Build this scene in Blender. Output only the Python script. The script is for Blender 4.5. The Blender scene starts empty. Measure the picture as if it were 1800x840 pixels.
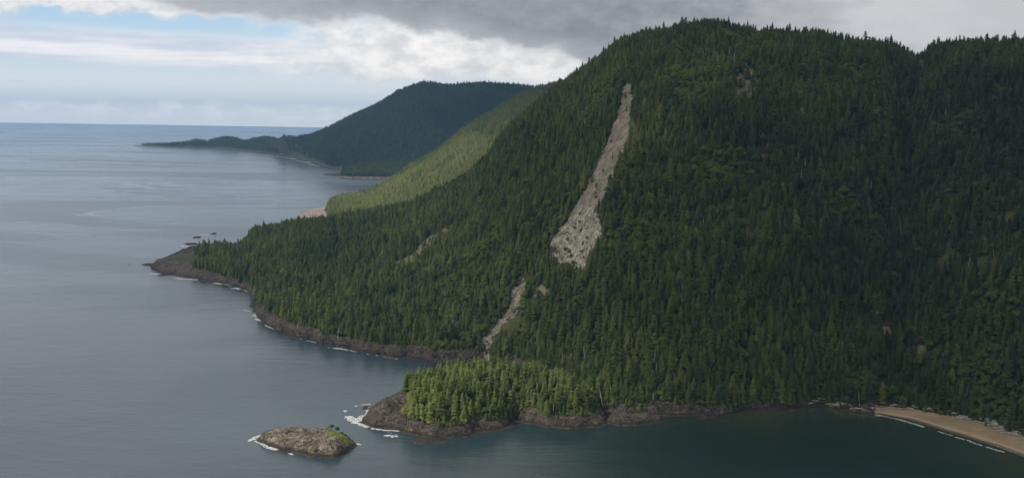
import bpy, math, random
import numpy as np
R = math.radians
rng = np.random.default_rng(7)
random.seed(7)
scene = bpy.context.scene
COL = scene.collection

# ------------------------------------------------------------------ camera
CAM_H = 340.0
F = 1930.0                       # focal length in pixels of the 1800 px wide photograph
PITCH = math.atan((420 - 209) / F)
ROLL = R(0.86)
cp, sp = math.cos(PITCH), math.sin(PITCH)
cr, sr = math.cos(ROLL), math.sin(ROLL)
fwd = np.array([0, cp, -sp]); rt0 = np.array([1.0, 0, 0]); up0 = np.array([0, sp, cp])
RT = cr * rt0 + sr * up0
UP = -sr * rt0 + cr * up0
cam_data = bpy.data.cameras.new("camera")
cam = bpy.data.objects.new("camera", cam_data); COL.objects.link(cam)
cam_data.lens = F / 1800 * 36; cam_data.sensor_width = 36
cam_data.clip_start = 1; cam_data.clip_end = 120000
from mathutils import Matrix, Vector
m = Matrix(((RT[0], UP[0], -fwd[0], 0), (RT[1], UP[1], -fwd[1], 0), (RT[2], UP[2], -fwd[2], CAM_H), (0, 0, 0, 1)))
cam.matrix_world = m
scene.camera = cam

# ------------------------------------------------------------------ light and exposure
SUN_EL = R(44); SUN_AZ = R(-118)        # azimuth clockwise from +Y (view direction): to the left, behind the camera
Ldir = np.array([math.sin(SUN_AZ) * math.cos(SUN_EL), math.cos(SUN_AZ) * math.cos(SUN_EL), math.sin(SUN_EL)])
sun_d = bpy.data.lights.new("sun", 'SUN'); sun_d.energy = 5.0; sun_d.angle = R(0.5); sun_d.color = (1, .94, .80)
sun = bpy.data.objects.new("sun", sun_d); COL.objects.link(sun)
sun.rotation_euler = Vector(Ldir).to_track_quat('Z', 'Y').to_euler()
scene.view_settings.view_transform = 'Standard'; scene.view_settings.look = 'None'
scene.view_settings.exposure = 0.0; scene.view_settings.gamma = 1
scene.cycles.use_denoising = True
scene.cycles.max_bounces = 5; scene.cycles.diffuse_bounces = 2; scene.cycles.glossy_bounces = 2
scene.cycles.transmission_bounces = 2; scene.cycles.volume_bounces = 0; scene.cycles.transparent_max_bounces = 8
scene.cycles.caustics_reflective = False; scene.cycles.caustics_refractive = False
scene.cycles.sample_clamp_indirect = 4

# ------------------------------------------------------------------ node helpers
class X:
    """a node socket that knows arithmetic"""
    def __init__(s, nt, v): s.nt = nt; s.v = v
    def op(s, kind, b=None, c=None, clamp=False):
        n = s.nt.nodes.new('ShaderNodeMath'); n.operation = kind; n.use_clamp = clamp
        for i, q in enumerate((s, b, c)):
            if q is None: continue
            if isinstance(q, X): q = q.v
            if isinstance(q, (int, float)): n.inputs[i].default_value = q
            else: s.nt.links.new(q, n.inputs[i])
        return X(s.nt, n.outputs[0])
    def __add__(s, b): return s.op('ADD', b)
    __radd__ = __add__
    def __mul__(s, b): return s.op('MULTIPLY', b)
    __rmul__ = __mul__
    def __sub__(s, b): return s.op('SUBTRACT', b)
    def __rsub__(s, b): return X(s.nt, b).op('SUBTRACT', s)
    def __truediv__(s, b): return s.op('DIVIDE', b)
    def clamp(s): return s.op('ADD', 0.0, clamp=True)
    def step(s, a, b):
        n = s.nt.nodes.new('ShaderNodeMapRange'); n.interpolation_type = 'SMOOTHSTEP'
        s.nt.links.new(s.v, n.inputs['Value'])
        for k, q in (('From Min', a), ('From Max', b)):
            if isinstance(q, X): s.nt.links.new(q.v, n.inputs[k])
            else: n.inputs[k].default_value = q
        return X(s.nt, n.outputs['Result'])

def comb(nt, x, y, z):
    n = nt.nodes.new('ShaderNodeCombineXYZ')
    for i, q in enumerate((x, y, z)):
        if isinstance(q, X): nt.links.new(q.v, n.inputs[i])
        else: n.inputs[i].default_value = q
    return n.outputs[0]

def noise(nt, vec, scale, detail=4, rough=.55, lac=2.0, dist=0.0):
    n = nt.nodes.new('ShaderNodeTexNoise'); n.inputs['Scale'].default_value = scale
    n.inputs['Detail'].default_value = detail; n.inputs['Roughness'].default_value = rough
    n.inputs['Lacunarity'].default_value = lac; n.inputs['Distortion'].default_value = dist
    if vec is not None: nt.links.new(vec, n.inputs['Vector'])
    return X(nt, n.outputs['Fac'])

def mixc(nt, f, a, b, blend='MIX'):
    n = nt.nodes.new('ShaderNodeMix'); n.data_type = 'RGBA'; n.blend_type = blend
    if isinstance(f, X): nt.links.new(f.v, n.inputs[0])
    else: n.inputs[0].default_value = f
    for i, q in ((6, a), (7, b)):
        if isinstance(q, tuple): n.inputs[i].default_value = (*q, 1)
        else: nt.links.new(q, n.inputs[i])
    return n.outputs[2]

def mapping(nt, vec, loc=(0, 0, 0), rot=(0, 0, 0), scl=(1, 1, 1)):
    n = nt.nodes.new('ShaderNodeMapping'); nt.links.new(vec, n.inputs[0])
    n.inputs['Location'].default_value = loc; n.inputs['Rotation'].default_value = rot; n.inputs['Scale'].default_value = scl
    return n.outputs[0]

def attr(nt, name, kind='GEOMETRY'):
    n = nt.nodes.new('ShaderNodeAttribute'); n.attribute_name = name; n.attribute_type = kind
    return X(nt, n.outputs['Fac'])

def new_mat(name, rough=.9):
    mt = bpy.data.materials.new(name); mt.use_nodes = True; nt = mt.node_tree
    b = nt.nodes['Principled BSDF']; b.inputs['Roughness'].default_value = rough
    b.inputs['Specular IOR Level'].default_value = .15
    return mt, nt, b

def bump(nt, b, h, strength, dist):
    n = nt.nodes.new('ShaderNodeBump'); n.inputs['Strength'].default_value = strength; n.inputs['Distance'].default_value = dist
    nt.links.new(h.v, n.inputs['Height']); nt.links.new(n.outputs[0], b.inputs['Normal'])

def objco(nt):
    return nt.nodes.new('ShaderNodeTexCoord').outputs['Object']

# ------------------------------------------------------------------ world: sky with a broken cloud deck
world = bpy.data.worlds.new("World"); scene.world = world; world.use_nodes = True
nt = world.node_tree
bg = nt.nodes['Background']
sky = nt.nodes.new('ShaderNodeTexSky'); sky.sky_type = 'NISHITA'; sky.sun_disc = False
sky.sun_elevation = SUN_EL; sky.sun_rotation = SUN_AZ % (2 * math.pi); sky.altitude = 300; sky.air_density = 1.0; sky.dust_density = .6
gen = nt.nodes.new('ShaderNodeTexCoord').outputs['Generated']
sep = nt.nodes.new('ShaderNodeSeparateXYZ'); nt.links.new(gen, sep.inputs[0])
sx, sy, sz = (X(nt, sep.outputs[i]) for i in range(3))
az = sx.op('ARCTAN2', sy)                       # radians, 0 = the way the camera looks
el = sz.op('ARCSINE')
U = az * F                                      # hundreds, easy to think in
E = el * F
co = comb(nt, U * (1 / 400), E * (1 / 400), 0)
n_big = noise(nt, mapping(nt, co, scl=(.9, 2.2, 1)), 1.3, 5, .55)
n_mid = noise(nt, mapping(nt, co, loc=(3, 7, 0), scl=(1, 1.9, 1)), 4.0, 6, .55)
n_fin = noise(nt, mapping(nt, co, loc=(1, 2, 5), scl=(1, 1.6, 1)), 9.0, 6, .6)
n_str = noise(nt, mapping(nt, co, loc=(5, 1, 0), rot=(0, 0, R(-2.5)), scl=(.5, 6, 1)), 2.2, 6, .6)
# lower edge of the grey deck, by azimuth
def ramp(fac, stops):
    n = nt.nodes.new('ShaderNodeValToRGB'); cr_ = n.color_ramp; cr_.interpolation = 'EASE'
    nt.links.new(fac.v, n.inputs[0])
    for i, (p, v) in enumerate(stops):
        e = cr_.elements[i] if i < 2 else cr_.elements.new(p)
        e.position = p; e.color = (v, v, v, 1) if not isinstance(v, tuple) else (*v, 1)
    return n.outputs[0]
uf = (U + 900) / 1800
edge = X(nt, ramp(uf, [(0, .96), (.08, .89), (.15, .76), (.22, .67), (.29, .615), (.35, .63), (.42, .59), (.5, .47), (.57, .40), (.7, .34), (1, .34)])) * 250
wob = (n_mid - .5) * 75 + (n_fin - .5) * 34 + (n_big - .5) * 20
deck = (E - edge + wob).step(-9, 16)            # 1 inside the grey deck
deckcol = ramp((uf + (n_mid - .5) * .25 + (n_big - .5) * .35), [(0, (.60, .61, .64)), (.2, (.40, .42, .46)), (.33, (.29, .315, .345)), (.6, (.27, .29, .32)), (.74, (.47, .48, .50)), (.86, (.66, .66, .68)), (1, (.60, .60, .62))])
thin = (E - edge + wob).step(-5, 46)
deckcol = mixc(nt, thin, (.50, .52, .55), deckcol)
deckcol = mixc(nt, (n_fin * .6 + n_mid * .4).step(.35, .7) * .30, deckcol, (.62, .62, .63))
over = E.step(226, 430)                          # overhead: even bright overcast
deckcol = mixc(nt, over, deckcol, (.80, .81, .82))
# white cumulus below the deck
cum_top = (E + (n_mid - .5) * 60).step(50, 84)
cum_l = (uf + (n_mid - .5) * .22).step(.22, .38)
cum = (cum_top * cum_l * (n_fin * .5 + n_mid * .5).step(.18, .42))
up_l = (E + (n_mid - .5) * 90 + (n_fin - .5) * 40).step(150, 172) * (1 - cum_l)
puffs = (n_mid * .55 + n_fin * .45 + (1 - uf) * .02).step(.38, .50) * up_l
cumcol = mixc(nt, (n_fin * .6 + n_mid * .4).step(.36, .62), (.78, .78, .79), (1.12, 1.09, 1.05))
# banded stratus
band = (E + (n_big - .5) * 26 + U * .028 + (n_str - .5) * 22).step(52, 80) * (1 - (E + U * .020 + (n_str - .5) * 30).step(104, 134))
band = band * n_str.step(.26, .50) * .95
low = (E + (n_str - .5) * 40).step(-16, 2) * (1 - (E + (n_str - .5) * 30).step(6, 26)) * n_fin.step(.44, .62) * .8
wisps = n_str.step(.58, .74) * E.step(8, 40) * (1 - E.step(95, 140)) * .35
base = nt.nodes.new('ShaderNodeVectorMath'); base.operation = 'SCALE'; base.inputs['Scale'].default_value = .085
nt.links.new(sky.outputs[0], base.inputs[0])
# milky veil over the blue
veil = ramp(E / 300, [(0, (1.45, 1.36, 1.25)), (.12, (1.0, 1.06, 1.08)), (.35, (.66, .82, .96)), (.6, (.50, .73, .97)), (1, (.36, .56, .84))])
col = mixc(nt, .86, base.outputs[0], veil)
col = mixc(nt, wisps, col, (.62, .68, .80))
col = mixc(nt, low, col, (1.55, 1.45, 1.38))
col = mixc(nt, band, col, mixc(nt, n_str.step(.40, .66), (.72, .76, .86), (1.05, 1.03, 1.04)))
col = mixc(nt, puffs, col, mixc(nt, n_fin.step(.4, .6), (.74, .75, .78), (.92, .91, .91)))
col = mixc(nt, cum, col, cumcol)
col = mixc(nt, deck, col, deckcol)
nt.links.new(col, bg.inputs[0]); bg.inputs[1].default_value = 1.0
world.cycles.sampling_method = 'MANUAL'; world.cycles.sample_map_resolution = 512

# ------------------------------------------------------------------ geometry helpers
def ray(u, v):
    u = np.asarray(u, float); v = np.asarray(v, float)
    return fwd[None] + ((u - 900) / F)[..., None] * RT + (-(v - 420) / F)[..., None] * UP
def ground(u, v, z=0.0):
    r = ray(np.atleast_1d(u), np.atleast_1d(v)); k = (z - CAM_H) / r[:, 2]
    return r[:, 0] * k, r[:, 1] * k
def proj(x, y, z):
    p = np.stack([x, y, z - CAM_H], -1)
    dz = p @ fwd
    return 900 + F * (p @ RT) / dz, 420 - F * (p @ UP) / dz, dz
def theta_of(u, v):
    r = ray(np.atleast_1d(u), np.atleast_1d(v)); return np.arctan2(r[:, 0], r[:, 1])
def z_at(u, v, D):
    r = ray(np.atleast_1d(u), np.atleast_1d(v)); h = np.hypot(r[:, 0], r[:, 1]); return CAM_H + D * r[:, 2] / h

def vnoise(x, y, seed):
    xi = np.floor(x).astype(np.int64); yi = np.floor(y).astype(np.int64)
    fx = x - xi; fy = y - yi; fx = fx * fx * (3 - 2 * fx); fy = fy * fy * (3 - 2 * fy)
    def h(a, b):
        n = (a * 374761393 + b * 668265263 + seed * 974634777) & 0xffffffff
        n = ((n ^ (n >> 13)) * 1274126177) & 0xffffffff
        return ((n ^ (n >> 16)) & 0xffff) / 65535.0
    a = h(xi, yi); b = h(xi + 1, yi); c = h(xi, yi + 1); d = h(xi + 1, yi + 1)
    return (a + (b - a) * fx) * (1 - fy) + (c + (d - c) * fx) * fy
def fbm(x, y, scale, seed=0, octv=4, gain=.5):
    s = 0; a = 1; t = 0; x = x / scale; y = y / scale
    for i in range(octv):
        s = s + a * (vnoise(x, y, seed + i * 17) * 2 - 1); t += a; a *= gain; x = x * 2.03 + 5.1; y = y * 2.03 + 1.7
    return s / t
def ridged(x, y, scale, seed=0, octv=4):
    s = 0; a = 1; t = 0; x = x / scale; y = y / scale
    for i in range(octv):
        s = s + a * (1 - 2 * np.abs(vnoise(x, y, seed + i * 13) * 2 - 1)); t += a; a *= .5; x = x * 2.1 + 3.3; y = y * 2.1 + 9.1
    return s / t
def sm(t, a=0., b=1.):
    t = np.clip((t - a) / (b - a), 0, 1); return t * t * (3 - 2 * t)
def inpoly(px, py, poly):
    inside = np.zeros(px.shape, bool); n = len(poly)
    for i in range(n):
        x1, y1 = poly[i]; x2, y2 = poly[(i + 1) % n]
        if y1 == y2: continue
        c = ((y1 > py) != (y2 > py)) & (px < (x2 - x1) * (py - y1) / (y2 - y1) + x1)
        inside ^= c
    return inside
def ledge(z, x, y, step=1.7, k=.7):
    q = z / step + .6 * fbm(x, y, 30, 999, 3); f = np.floor(q); fr = q - f
    return z + k * step * (sm(fr, .35, .65) - fr)
def polydist(px, py, poly, closed=True):
    d = np.full(px.shape, 1e9); n = len(poly)
    for i in range(n if closed else n - 1):
        x1, y1 = poly[i]; x2, y2 = poly[(i + 1) % n]
        dx, dy = x2 - x1, y2 - y1; L = dx * dx + dy * dy + 1e-9
        t = np.clip(((px - x1) * dx + (py - y1) * dy) / L, 0, 1)
        d = np.minimum(d, np.hypot(px - x1 - t * dx, py - y1 - t * dy))
    return d

def tag(o, label=None, cat=None, group=None, kind=None):
    if label: o['label'] = label
    if cat: o['category'] = cat
    if group: o['group'] = group
    if kind: o['kind'] = kind
    return o
def make_mesh(name, V, Fc, mat=None, attrs=None, smooth=False):
    V = np.asarray(V, np.float32); Fc = np.asarray(Fc, np.int32)
    me = bpy.data.meshes.new(name)
    me.vertices.add(len(V)); me.vertices.foreach_set('co', V.ravel())
    k = Fc.shape[1]
    me.loops.add(Fc.size); me.loops.foreach_set('vertex_index', Fc.ravel())
    me.polygons.add(len(Fc)); me.polygons.foreach_set('loop_start', np.arange(0, Fc.size, k, dtype=np.int32))
    me.polygons.foreach_set('loop_total', np.full(len(Fc), k, np.int32))
    if smooth: me.polygons.foreach_set('use_smooth', np.ones(len(Fc), bool))
    if attrs:
        for an, av in attrs.items():
            a = me.attributes.new(an, 'FLOAT', 'POINT'); a.data.foreach_set('value', np.asarray(av, np.float32).ravel())
    me.update(calc_edges=True); me.validate()
    if mat: me.materials.append(mat)
    return me
def add_obj(name, me, parent=None):
    o = bpy.data.objects.new(name, me); COL.objects.link(o)
    if parent: o.parent = parent
    return o
def sub_mesh(name, V, Fc, mask, mat, attrs=None, smooth=True):
    f = Fc[mask]; used = np.unique(f); idx = np.full(len(V), -1); idx[used] = np.arange(len(used))
    return make_mesh(name, V[used], idx[f], mat, {k: a[used] for k, a in (attrs or {}).items()}, smooth)
def grid_faces(nr, nc):
    i, j = np.meshgrid(np.arange(nr - 1), np.arange(nc - 1), indexing='ij'); a = (i * nc + j).ravel()
    return np.stack([a, a + 1, a + nc + 1, a + nc], -1)

# ------------------------------------------------------------------ materials
def rock_material(name, dark, mid, light, orange=True, scale=1.0, streak=None):
    mt, nt, b = new_mat(name, .85); co = objco(nt)
    sep = nt.nodes.new('ShaderNodeSeparateXYZ'); nt.links.new(co, sep.inputs[0]); z = X(nt, sep.outputs[2])
    a = noise(nt, co, .06 * scale, 6, .65); crk = noise(nt, mapping(nt, co, rot=(.5, .3, .6), scl=(.3, 1, 1.8)), .5 * scale, 4, .7, dist=1.2); c = noise(nt, co, .35 * scale, 5, .7, dist=.6)
    vec = co
    if streak: vec = mapping(nt, co, rot=(0, 0, streak), scl=(.16, 1.5, .4))
    s = noise(nt, vec, .22 * scale, 5, .7)
    col = mixc(nt, a.step(.38, .62), mid, light)
    col = mixc(nt, (c * .5 + s * .5).step(.52, .40), col, dark)
    col = mixc(nt, c.step(.56, .68) * .8, col, tuple(min(.8, q * 1.35) for q in light))
    if streak:
        pl = attr(nt, 'pale'); col = mixc(nt, (1 - pl) * .75, col, mixc(nt, s.step(.38, .62), (.12, .090, .060), (.31, .25, .18)))
        gr = noise(nt, co, .11, 3, .5); col = mixc(nt, gr.step(.62, .70) * .5, col, (.05, .055, .025))
    if orange:
        zz = z + (a - .5) * 3 + (c - .5) * 1.5
        col = mixc(nt, zz.step(4.6, 2.4) * .85, col, (.045, .042, .038))
        col = mixc(nt, zz.step(1.1, .5) * .8 * a.step(.35, .6), col, (.16, .09, .042))
    nt.links.new(col, b.inputs['Base Color'])
    col = mixc(nt, (crk - .5).op('ABSOLUTE').step(.035, .0) * .75, col, (.015, .013, .011))
    nt.links.new(col, b.inputs['Base Color'])
    bump(nt, b, s * .6 + c * .4 + (crk - .5).op('ABSOLUTE').step(.0, .05) * .3, 1.0, 3.0)
    return mt
M_rock = rock_material('shore rock', (.024, .020, .017), (.080, .065, .053), (.15, .125, .10))
M_rock_pale = rock_material('pale islet rock', (.035, .028, .021), (.15, .118, .09), (.31, .265, .215))
M_slide = rock_material('fresh landslide rubble', (.075, .065, .05), (.30, .27, .215), (.58, .54, .45), orange=False, streak=R(-72))
M_farrock = rock_material('sunlit far shore rock', (.14, .11, .09), (.40, .31, .25), (.50, .42, .36), orange=False, scale=.4)

M_knobrock = rock_material('headland rock', (.05, .04, .035), (.14, .12, .10), (.26, .22, .19), orange=False, scale=.3)
mt, nt, b = new_mat('forest floor', .95); co = objco(nt)
br = attr(nt, 'bare'); n1 = noise(nt, co, .05, 5, .6); n2 = noise(nt, co, .3, 4, .6)
col = mixc(nt, n1.step(.4, .6), (.030, .034, .014), (.050, .056, .020))
col = mixc(nt, br, col, mixc(nt, n2.step(.4, .6), (.11, .085, .06), (.19, .15, .11)))
nt.links.new(col, b.inputs['Base Color']); bump(nt, b, n2, .6, 2); M_floor = mt

mt, nt, b = new_mat('beach sand', .9); co = objco(nt)
sep = nt.nodes.new('ShaderNodeSeparateXYZ'); nt.links.new(co, sep.inputs[0]); z = X(nt, sep.outputs[2])
n1 = noise(nt, co, .02, 5, .6); n2 = noise(nt, co, .12, 4, .6); zz = z + (n1 - .5) * .8
col = mixc(nt, n1.step(.4, .6), (.205, .15, .09), (.26, .195, .12))
col = mixc(nt, zz.step(1.5, 1.1) * zz.step(.5, .9) * .7, col, (.31, .245, .175))
col = mixc(nt, zz.step(.75, .35), col, (.085, .065, .04))
col = mixc(nt, n2.step(.62, .70) * .4, col, (.14, .10, .06))
nt.links.new(col, b.inputs['Base Color']); bump(nt, b, n2, .3, .5); M_sand = mt

mt, nt, b = new_mat('islet turf', .95); co = objco(nt); n2 = noise(nt, co, .4, 5, .6)
col = mixc(nt, n2.step(.35, .65), (.05, .075, .014), (.13, .13, .03)); nt.links.new(col, b.inputs['Base Color']); bump(nt, b, n2, .8, 1); M_turf = mt

def foliage(name, cols):
    """cols: dark, mid, light, yellow"""
    mt, nt, b = new_mat(name, .8); co = objco(nt)
    oi = nt.nodes.new('ShaderNodeObjectInfo'); rnd = X(nt, oi.outputs['Random']); t = attr(nt, 'tint', 'INSTANCER')
    n1 = noise(nt, co, .55, 3, .6)
    f = (t * .72 + rnd * .30 + (n1 - .5) * .30).clamp()
    r = nt.nodes.new('ShaderNodeValToRGB'); nt.links.new(f.v, r.inputs[0])
    for i, (p, c) in enumerate(zip((.05, .38, .68, 1.0), cols)):
        e = r.color_ramp.elements[i] if i < 2 else r.color_ramp.elements.new(p)
        e.position = p; e.color = (*c, 1)
    nt.links.new(r.outputs[0], b.inputs['Base Color'])
    tr = nt.nodes.new('ShaderNodeBsdfTranslucent'); nt.links.new(mixc(nt, .35, r.outputs[0], (.12, .16, .02)), tr.inputs[0])
    mx = nt.nodes.new('ShaderNodeMixShader'); mx.inputs[0].default_value = .22
    nt.links.new(b.outputs[0], mx.inputs[1]); nt.links.new(tr.outputs[0], mx.inputs[2])
    nt.links.new(mx.outputs[0], nt.nodes['Material Output'].inputs[0])
    return mt
M_fol = foliage('conifer foliage', ((.023, .037, .013), (.056, .078, .020), (.108, .130, .030), (.172, .184, .050)))
M_leaf = foliage('broadleaf foliage', ((.036, .062, .016), (.066, .100, .024), (.10, .135, .030), (.145, .165, .040)))
mt, nt, b = new_mat('bark', .95); b.inputs['Base Color'].default_value = (.10, .08, .065, 1); M_bark = mt
mt, nt, b = new_mat('weathered dead wood', .9); co = objco(nt); n1 = noise(nt, mapping(nt, co, scl=(3, 3, .3)), 1.2, 3)
nt.links.new(mixc(nt, n1.step(.35, .65), (.20, .18, .16), (.44, .41, .38)), b.inputs['Base Color']); M_dead = mt

mt, nt, b = new_mat('bleached driftwood', .9); co = objco(nt); n1 = noise(nt, co, 1.0, 3); nt.links.new(mixc(nt, n1.step(.35, .65), (.26, .235, .20), (.46, .43, .385)), b.inputs['Base Color']); M_drift = mt
# water
SILX, SILY = (float(q[0]) for q in ground(505, 312))
mt, nt, b = new_mat('sea water', .12); co = objco(nt)
b.inputs['Specular IOR Level'].default_value = .5; b.inputs['IOR'].default_value = 1.333
sh = nt.nodes.new('ShaderNodeSeparateXYZ'); nt.links.new(co, sh.inputs[0]); wx = X(nt, sh.outputs[0]); wy = X(nt, sh.outputs[1])
slick = noise(nt, mapping(nt, co, rot=(0, 0, R(14)), scl=(.45, 1.0, 1)), .0011, 6, .62, dist=1.3)
slick2 = noise(nt, mapping(nt, co, loc=(900, 300, 0), rot=(0, 0, R(-8)), scl=(.5, 1.1, 1)), .0035, 5, .6, dist=1.5)
far = noise(nt, mapping(nt, co, scl=(.25, 1, 1)), .00022, 4, .55)
shal = attr(nt, 'shallow')
patch = noise(nt, co, .012, 4, .6)
line = (slick - .5).op('ABSOLUTE').step(.022, .0)         # thin smooth current lines
line = line * slick2.step(.42, .58) * wy.step(1600, 3200)
deep = mixc(nt, far.step(.42, .6), (.026, .046, .064), (.042, .058, .066))  # broad bands of cloud shadow and wind put into the sea colour
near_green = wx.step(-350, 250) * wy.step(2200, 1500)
deep = mixc(nt, near_green, deep, (.006, .019, .016))  # bay colour darkened to paint in the mountain's reflection
shc = mixc(nt, patch.step(.40, .62), (.040, .046, .022), (.020, .036, .026))
colw = mixc(nt, shal, deep, shc)
nt.links.new(colw, b.inputs['Base Color'])
rgh = (slick.step(.40, .60) * .08 + slick2 * .04 + .13 - line * .10)
nt.links.new(rgh.v, b.inputs['Roughness'])
w1 = noise(nt, mapping(nt, co, rot=(0, 0, R(28)), scl=(.35, 1, 1)), .16, 4, .62)
w2 = noise(nt, mapping(nt, co, rot=(0, 0, R(-20)), scl=(.5, 1, 1)), .035, 3, .55)
w3 = noise(nt, mapping(nt, co, rot=(0, 0, R(10)), scl=(.3, 1, 1)), .007, 3, .55)
calm = 1 - line * .9 - slick2.step(.50, .66) * .35
w0 = noise(nt, mapping(nt, co, rot=(0, 0, R(24)), scl=(.4, 1, 1)), .55, 3, .6)
h = (w0 * .35 + w1 * 1.0 + w2 * 2.0 + w3 * 2.0) * calm * (1 - near_green * .5) * (slick.step(.35, .62) * .7 + .65)
sil = ((wx - SILX) / 900); sil2 = ((wy - SILY) / 1700); silver = (sil * sil + sil2 * sil2 + (slick2 - .5) * 2.2).step(1.3, .5)
h = h * (1 - wy.step(1500, 5500) * .62) * (1 - silver * .7)
bump(nt, b, h, .34, 1.0)
M_water = mt
mt, nt, b = new_mat('white sea foam', .6); co = objco(nt); n1 = noise(nt, co, .8, 3)
nt.links.new(mixc(nt, n1.step(.3, .7), (.48, .52, .53), (.78, .80, .80)), b.inputs['Base Color']); M_foam = mt
n3 = noise(nt, co, .45, 5, .7, dist=1.0); lace = ((n3 - .5).op('ABSOLUTE').step(.08, .015) * .5 + n3.step(.48, .66) * .8 + .06).clamp()
tp = nt.nodes.new('ShaderNodeBsdfTransparent'); mx = nt.nodes.new('ShaderNodeMixShader'); nt.links.new(lace.v, mx.inputs[0]); nt.links.new(tp.outputs[0], mx.inputs[1]); nt.links.new(b.outputs[0], mx.inputs[2]); nt.links.new(mx.outputs[0], nt.nodes['Material Output'].inputs[0])

# ------------------------------------------------------------------ main mountain, a height field around the bay
S_uv = [(235, 462, 4, 400), (258, 465, 4, 400), (280, 480, 4, 300), (320, 486, 5, 170), (345, 490, 6, 95), (400, 500, 7, 78), (430, 508, 8, 62), (443, 516, 8, 50),
        (450, 553, 10, 60), (470, 572, 13, 52), (500, 584, 14, 42), (560, 600, 14, 34), (600, 608, 13, 28), (650, 620, 13, 24), (700, 628, 14, 20),
        (745, 633, 16, 20), (760, 640, 18, 22), (850, 645, 16, 34), (880, 658, 9, 40), (930, 664, 7, 40), (1000, 690, 5, 14), (1060, 732, 6, 16), (1110, 736, 7, 16),
        (1160, 731, 7, 14), (1210, 733, 7, 12), (1270, 733, 6, 10), (1310, 722, 5, 9), (1400, 718, 4, 8), (1440, 714, 4, 12), (1480, 722, 3, 9),
        (1520, 727, 3, 9), (1545, 728, 3.6, 18), (1600, 738, 4.2, 42), (1700, 768, 4.6, 60), (1800, 802, 4.8, 62), (1900, 842, 5, 62), (2100, 930, 5, 60), (2500, 1000, 5, 60)]
C_uv = [(235, 458, 2500, 0), (258, 459, 2520, 0), (280, 450, 2640, 0), (320, 438, 2720, 0), (340, 431, 2760, 12), (380, 417, 2800, 18), (420, 405, 2820, 20), (448, 394, 2830, 20), (491, 388, 2830, 20), (523, 382, 2830, 18),
        (577, 378, 2830, 14), (617, 367, 2820, 14), (667, 360, 2810, 14), (720, 350, 2800, 14), (767, 327, 2770, 14), (817, 300, 2740, 14), (860, 263, 2700, 14), (873, 240, 2690, 14),
        (900, 208, 2660, 14), (933, 180, 2620, 14), (967, 152, 2580, 14), (997, 130, 2540, 14), (1050, 95, 2460, 14), (1090, 62, 2400, 14), (1130, 49, 2350, 14),
        (1200, 34, 2290, 16), (1260, 28, 2250, 16), (1310, 40, 2220, 18), (1380, 44, 2180, 18), (1440, 45, 2150, 16), (1500, 58, 2130, 16), (1560, 62, 2120, 16),
        (1590, 72, 2130, 16), (1612, 86, 2150, 18), (1640, 68, 2120, 16), (1700, 58, 2080, 18), (1800, 60, 2040, 18), (1900, 62, 2010, 18), (2100, 90, 1980, 18), (2500, 160, 1950, 18)]
sa = np.array(S_uv, float); ca = np.array(C_uv, float)
th_s = theta_of(sa[:, 0], sa[:, 1]); gx, gy = ground(sa[:, 0], sa[:, 1]); D_s = np.hypot(gx, gy)
th_c = theta_of(ca[:, 0], ca[:, 1]); D_c = ca[:, 2]; Z_c = z_at(ca[:, 0], ca[:, 1], D_c) - ca[:, 3]
Z_c[:4] = (3, 4, 5, 6)
def pt(u, v): x, y = ground(u, v); return float(x[0]), float(y[0])
inlet = [pt(250, 470), pt(285, 470), pt(312, 472)]
bay = [pt(452, 536), pt(466, 530), pt(478, 524)]
inlet_a = pt(345, 436)
def main_params(x, y):
    th = np.arctan2(x, y); d = np.hypot(x, y)
    D0 = np.interp(th, th_s, D_s); D1 = np.interp(th, th_c, D_c); zr = np.interp(th, th_c, Z_c)
    rh = np.interp(th, th_s, sa[:, 2]); tw = np.interp(th, th_s, sa[:, 3]) * np.where((th > theta_of(500, 580)[0]) & (th < theta_of(1525, 735)[0]), .62, 1)
    s = d - D0 + (fbm(x, y, 55, 3, 4) * 13 + ridged(x, y, 60, 9, 3) * 14 * sm(-th, .10, .20) + ridged(x, y, 34, 12, 3) * 13 * sm(-th, .055, .085)) * (1 - .75 * sm(th, theta_of(1500, 740)[0], theta_of(1600, 740)[0]))
    return th, d, D0, D1, zr, rh, tw, s
TH_BEACH = theta_of(1530, 735)[0]; TH_TIP = theta_of(345, 470)[0]; TH_GULLY = theta_of(1612, 200)[0]; TH_SL = theta_of(1090, 250)[0]
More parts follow.
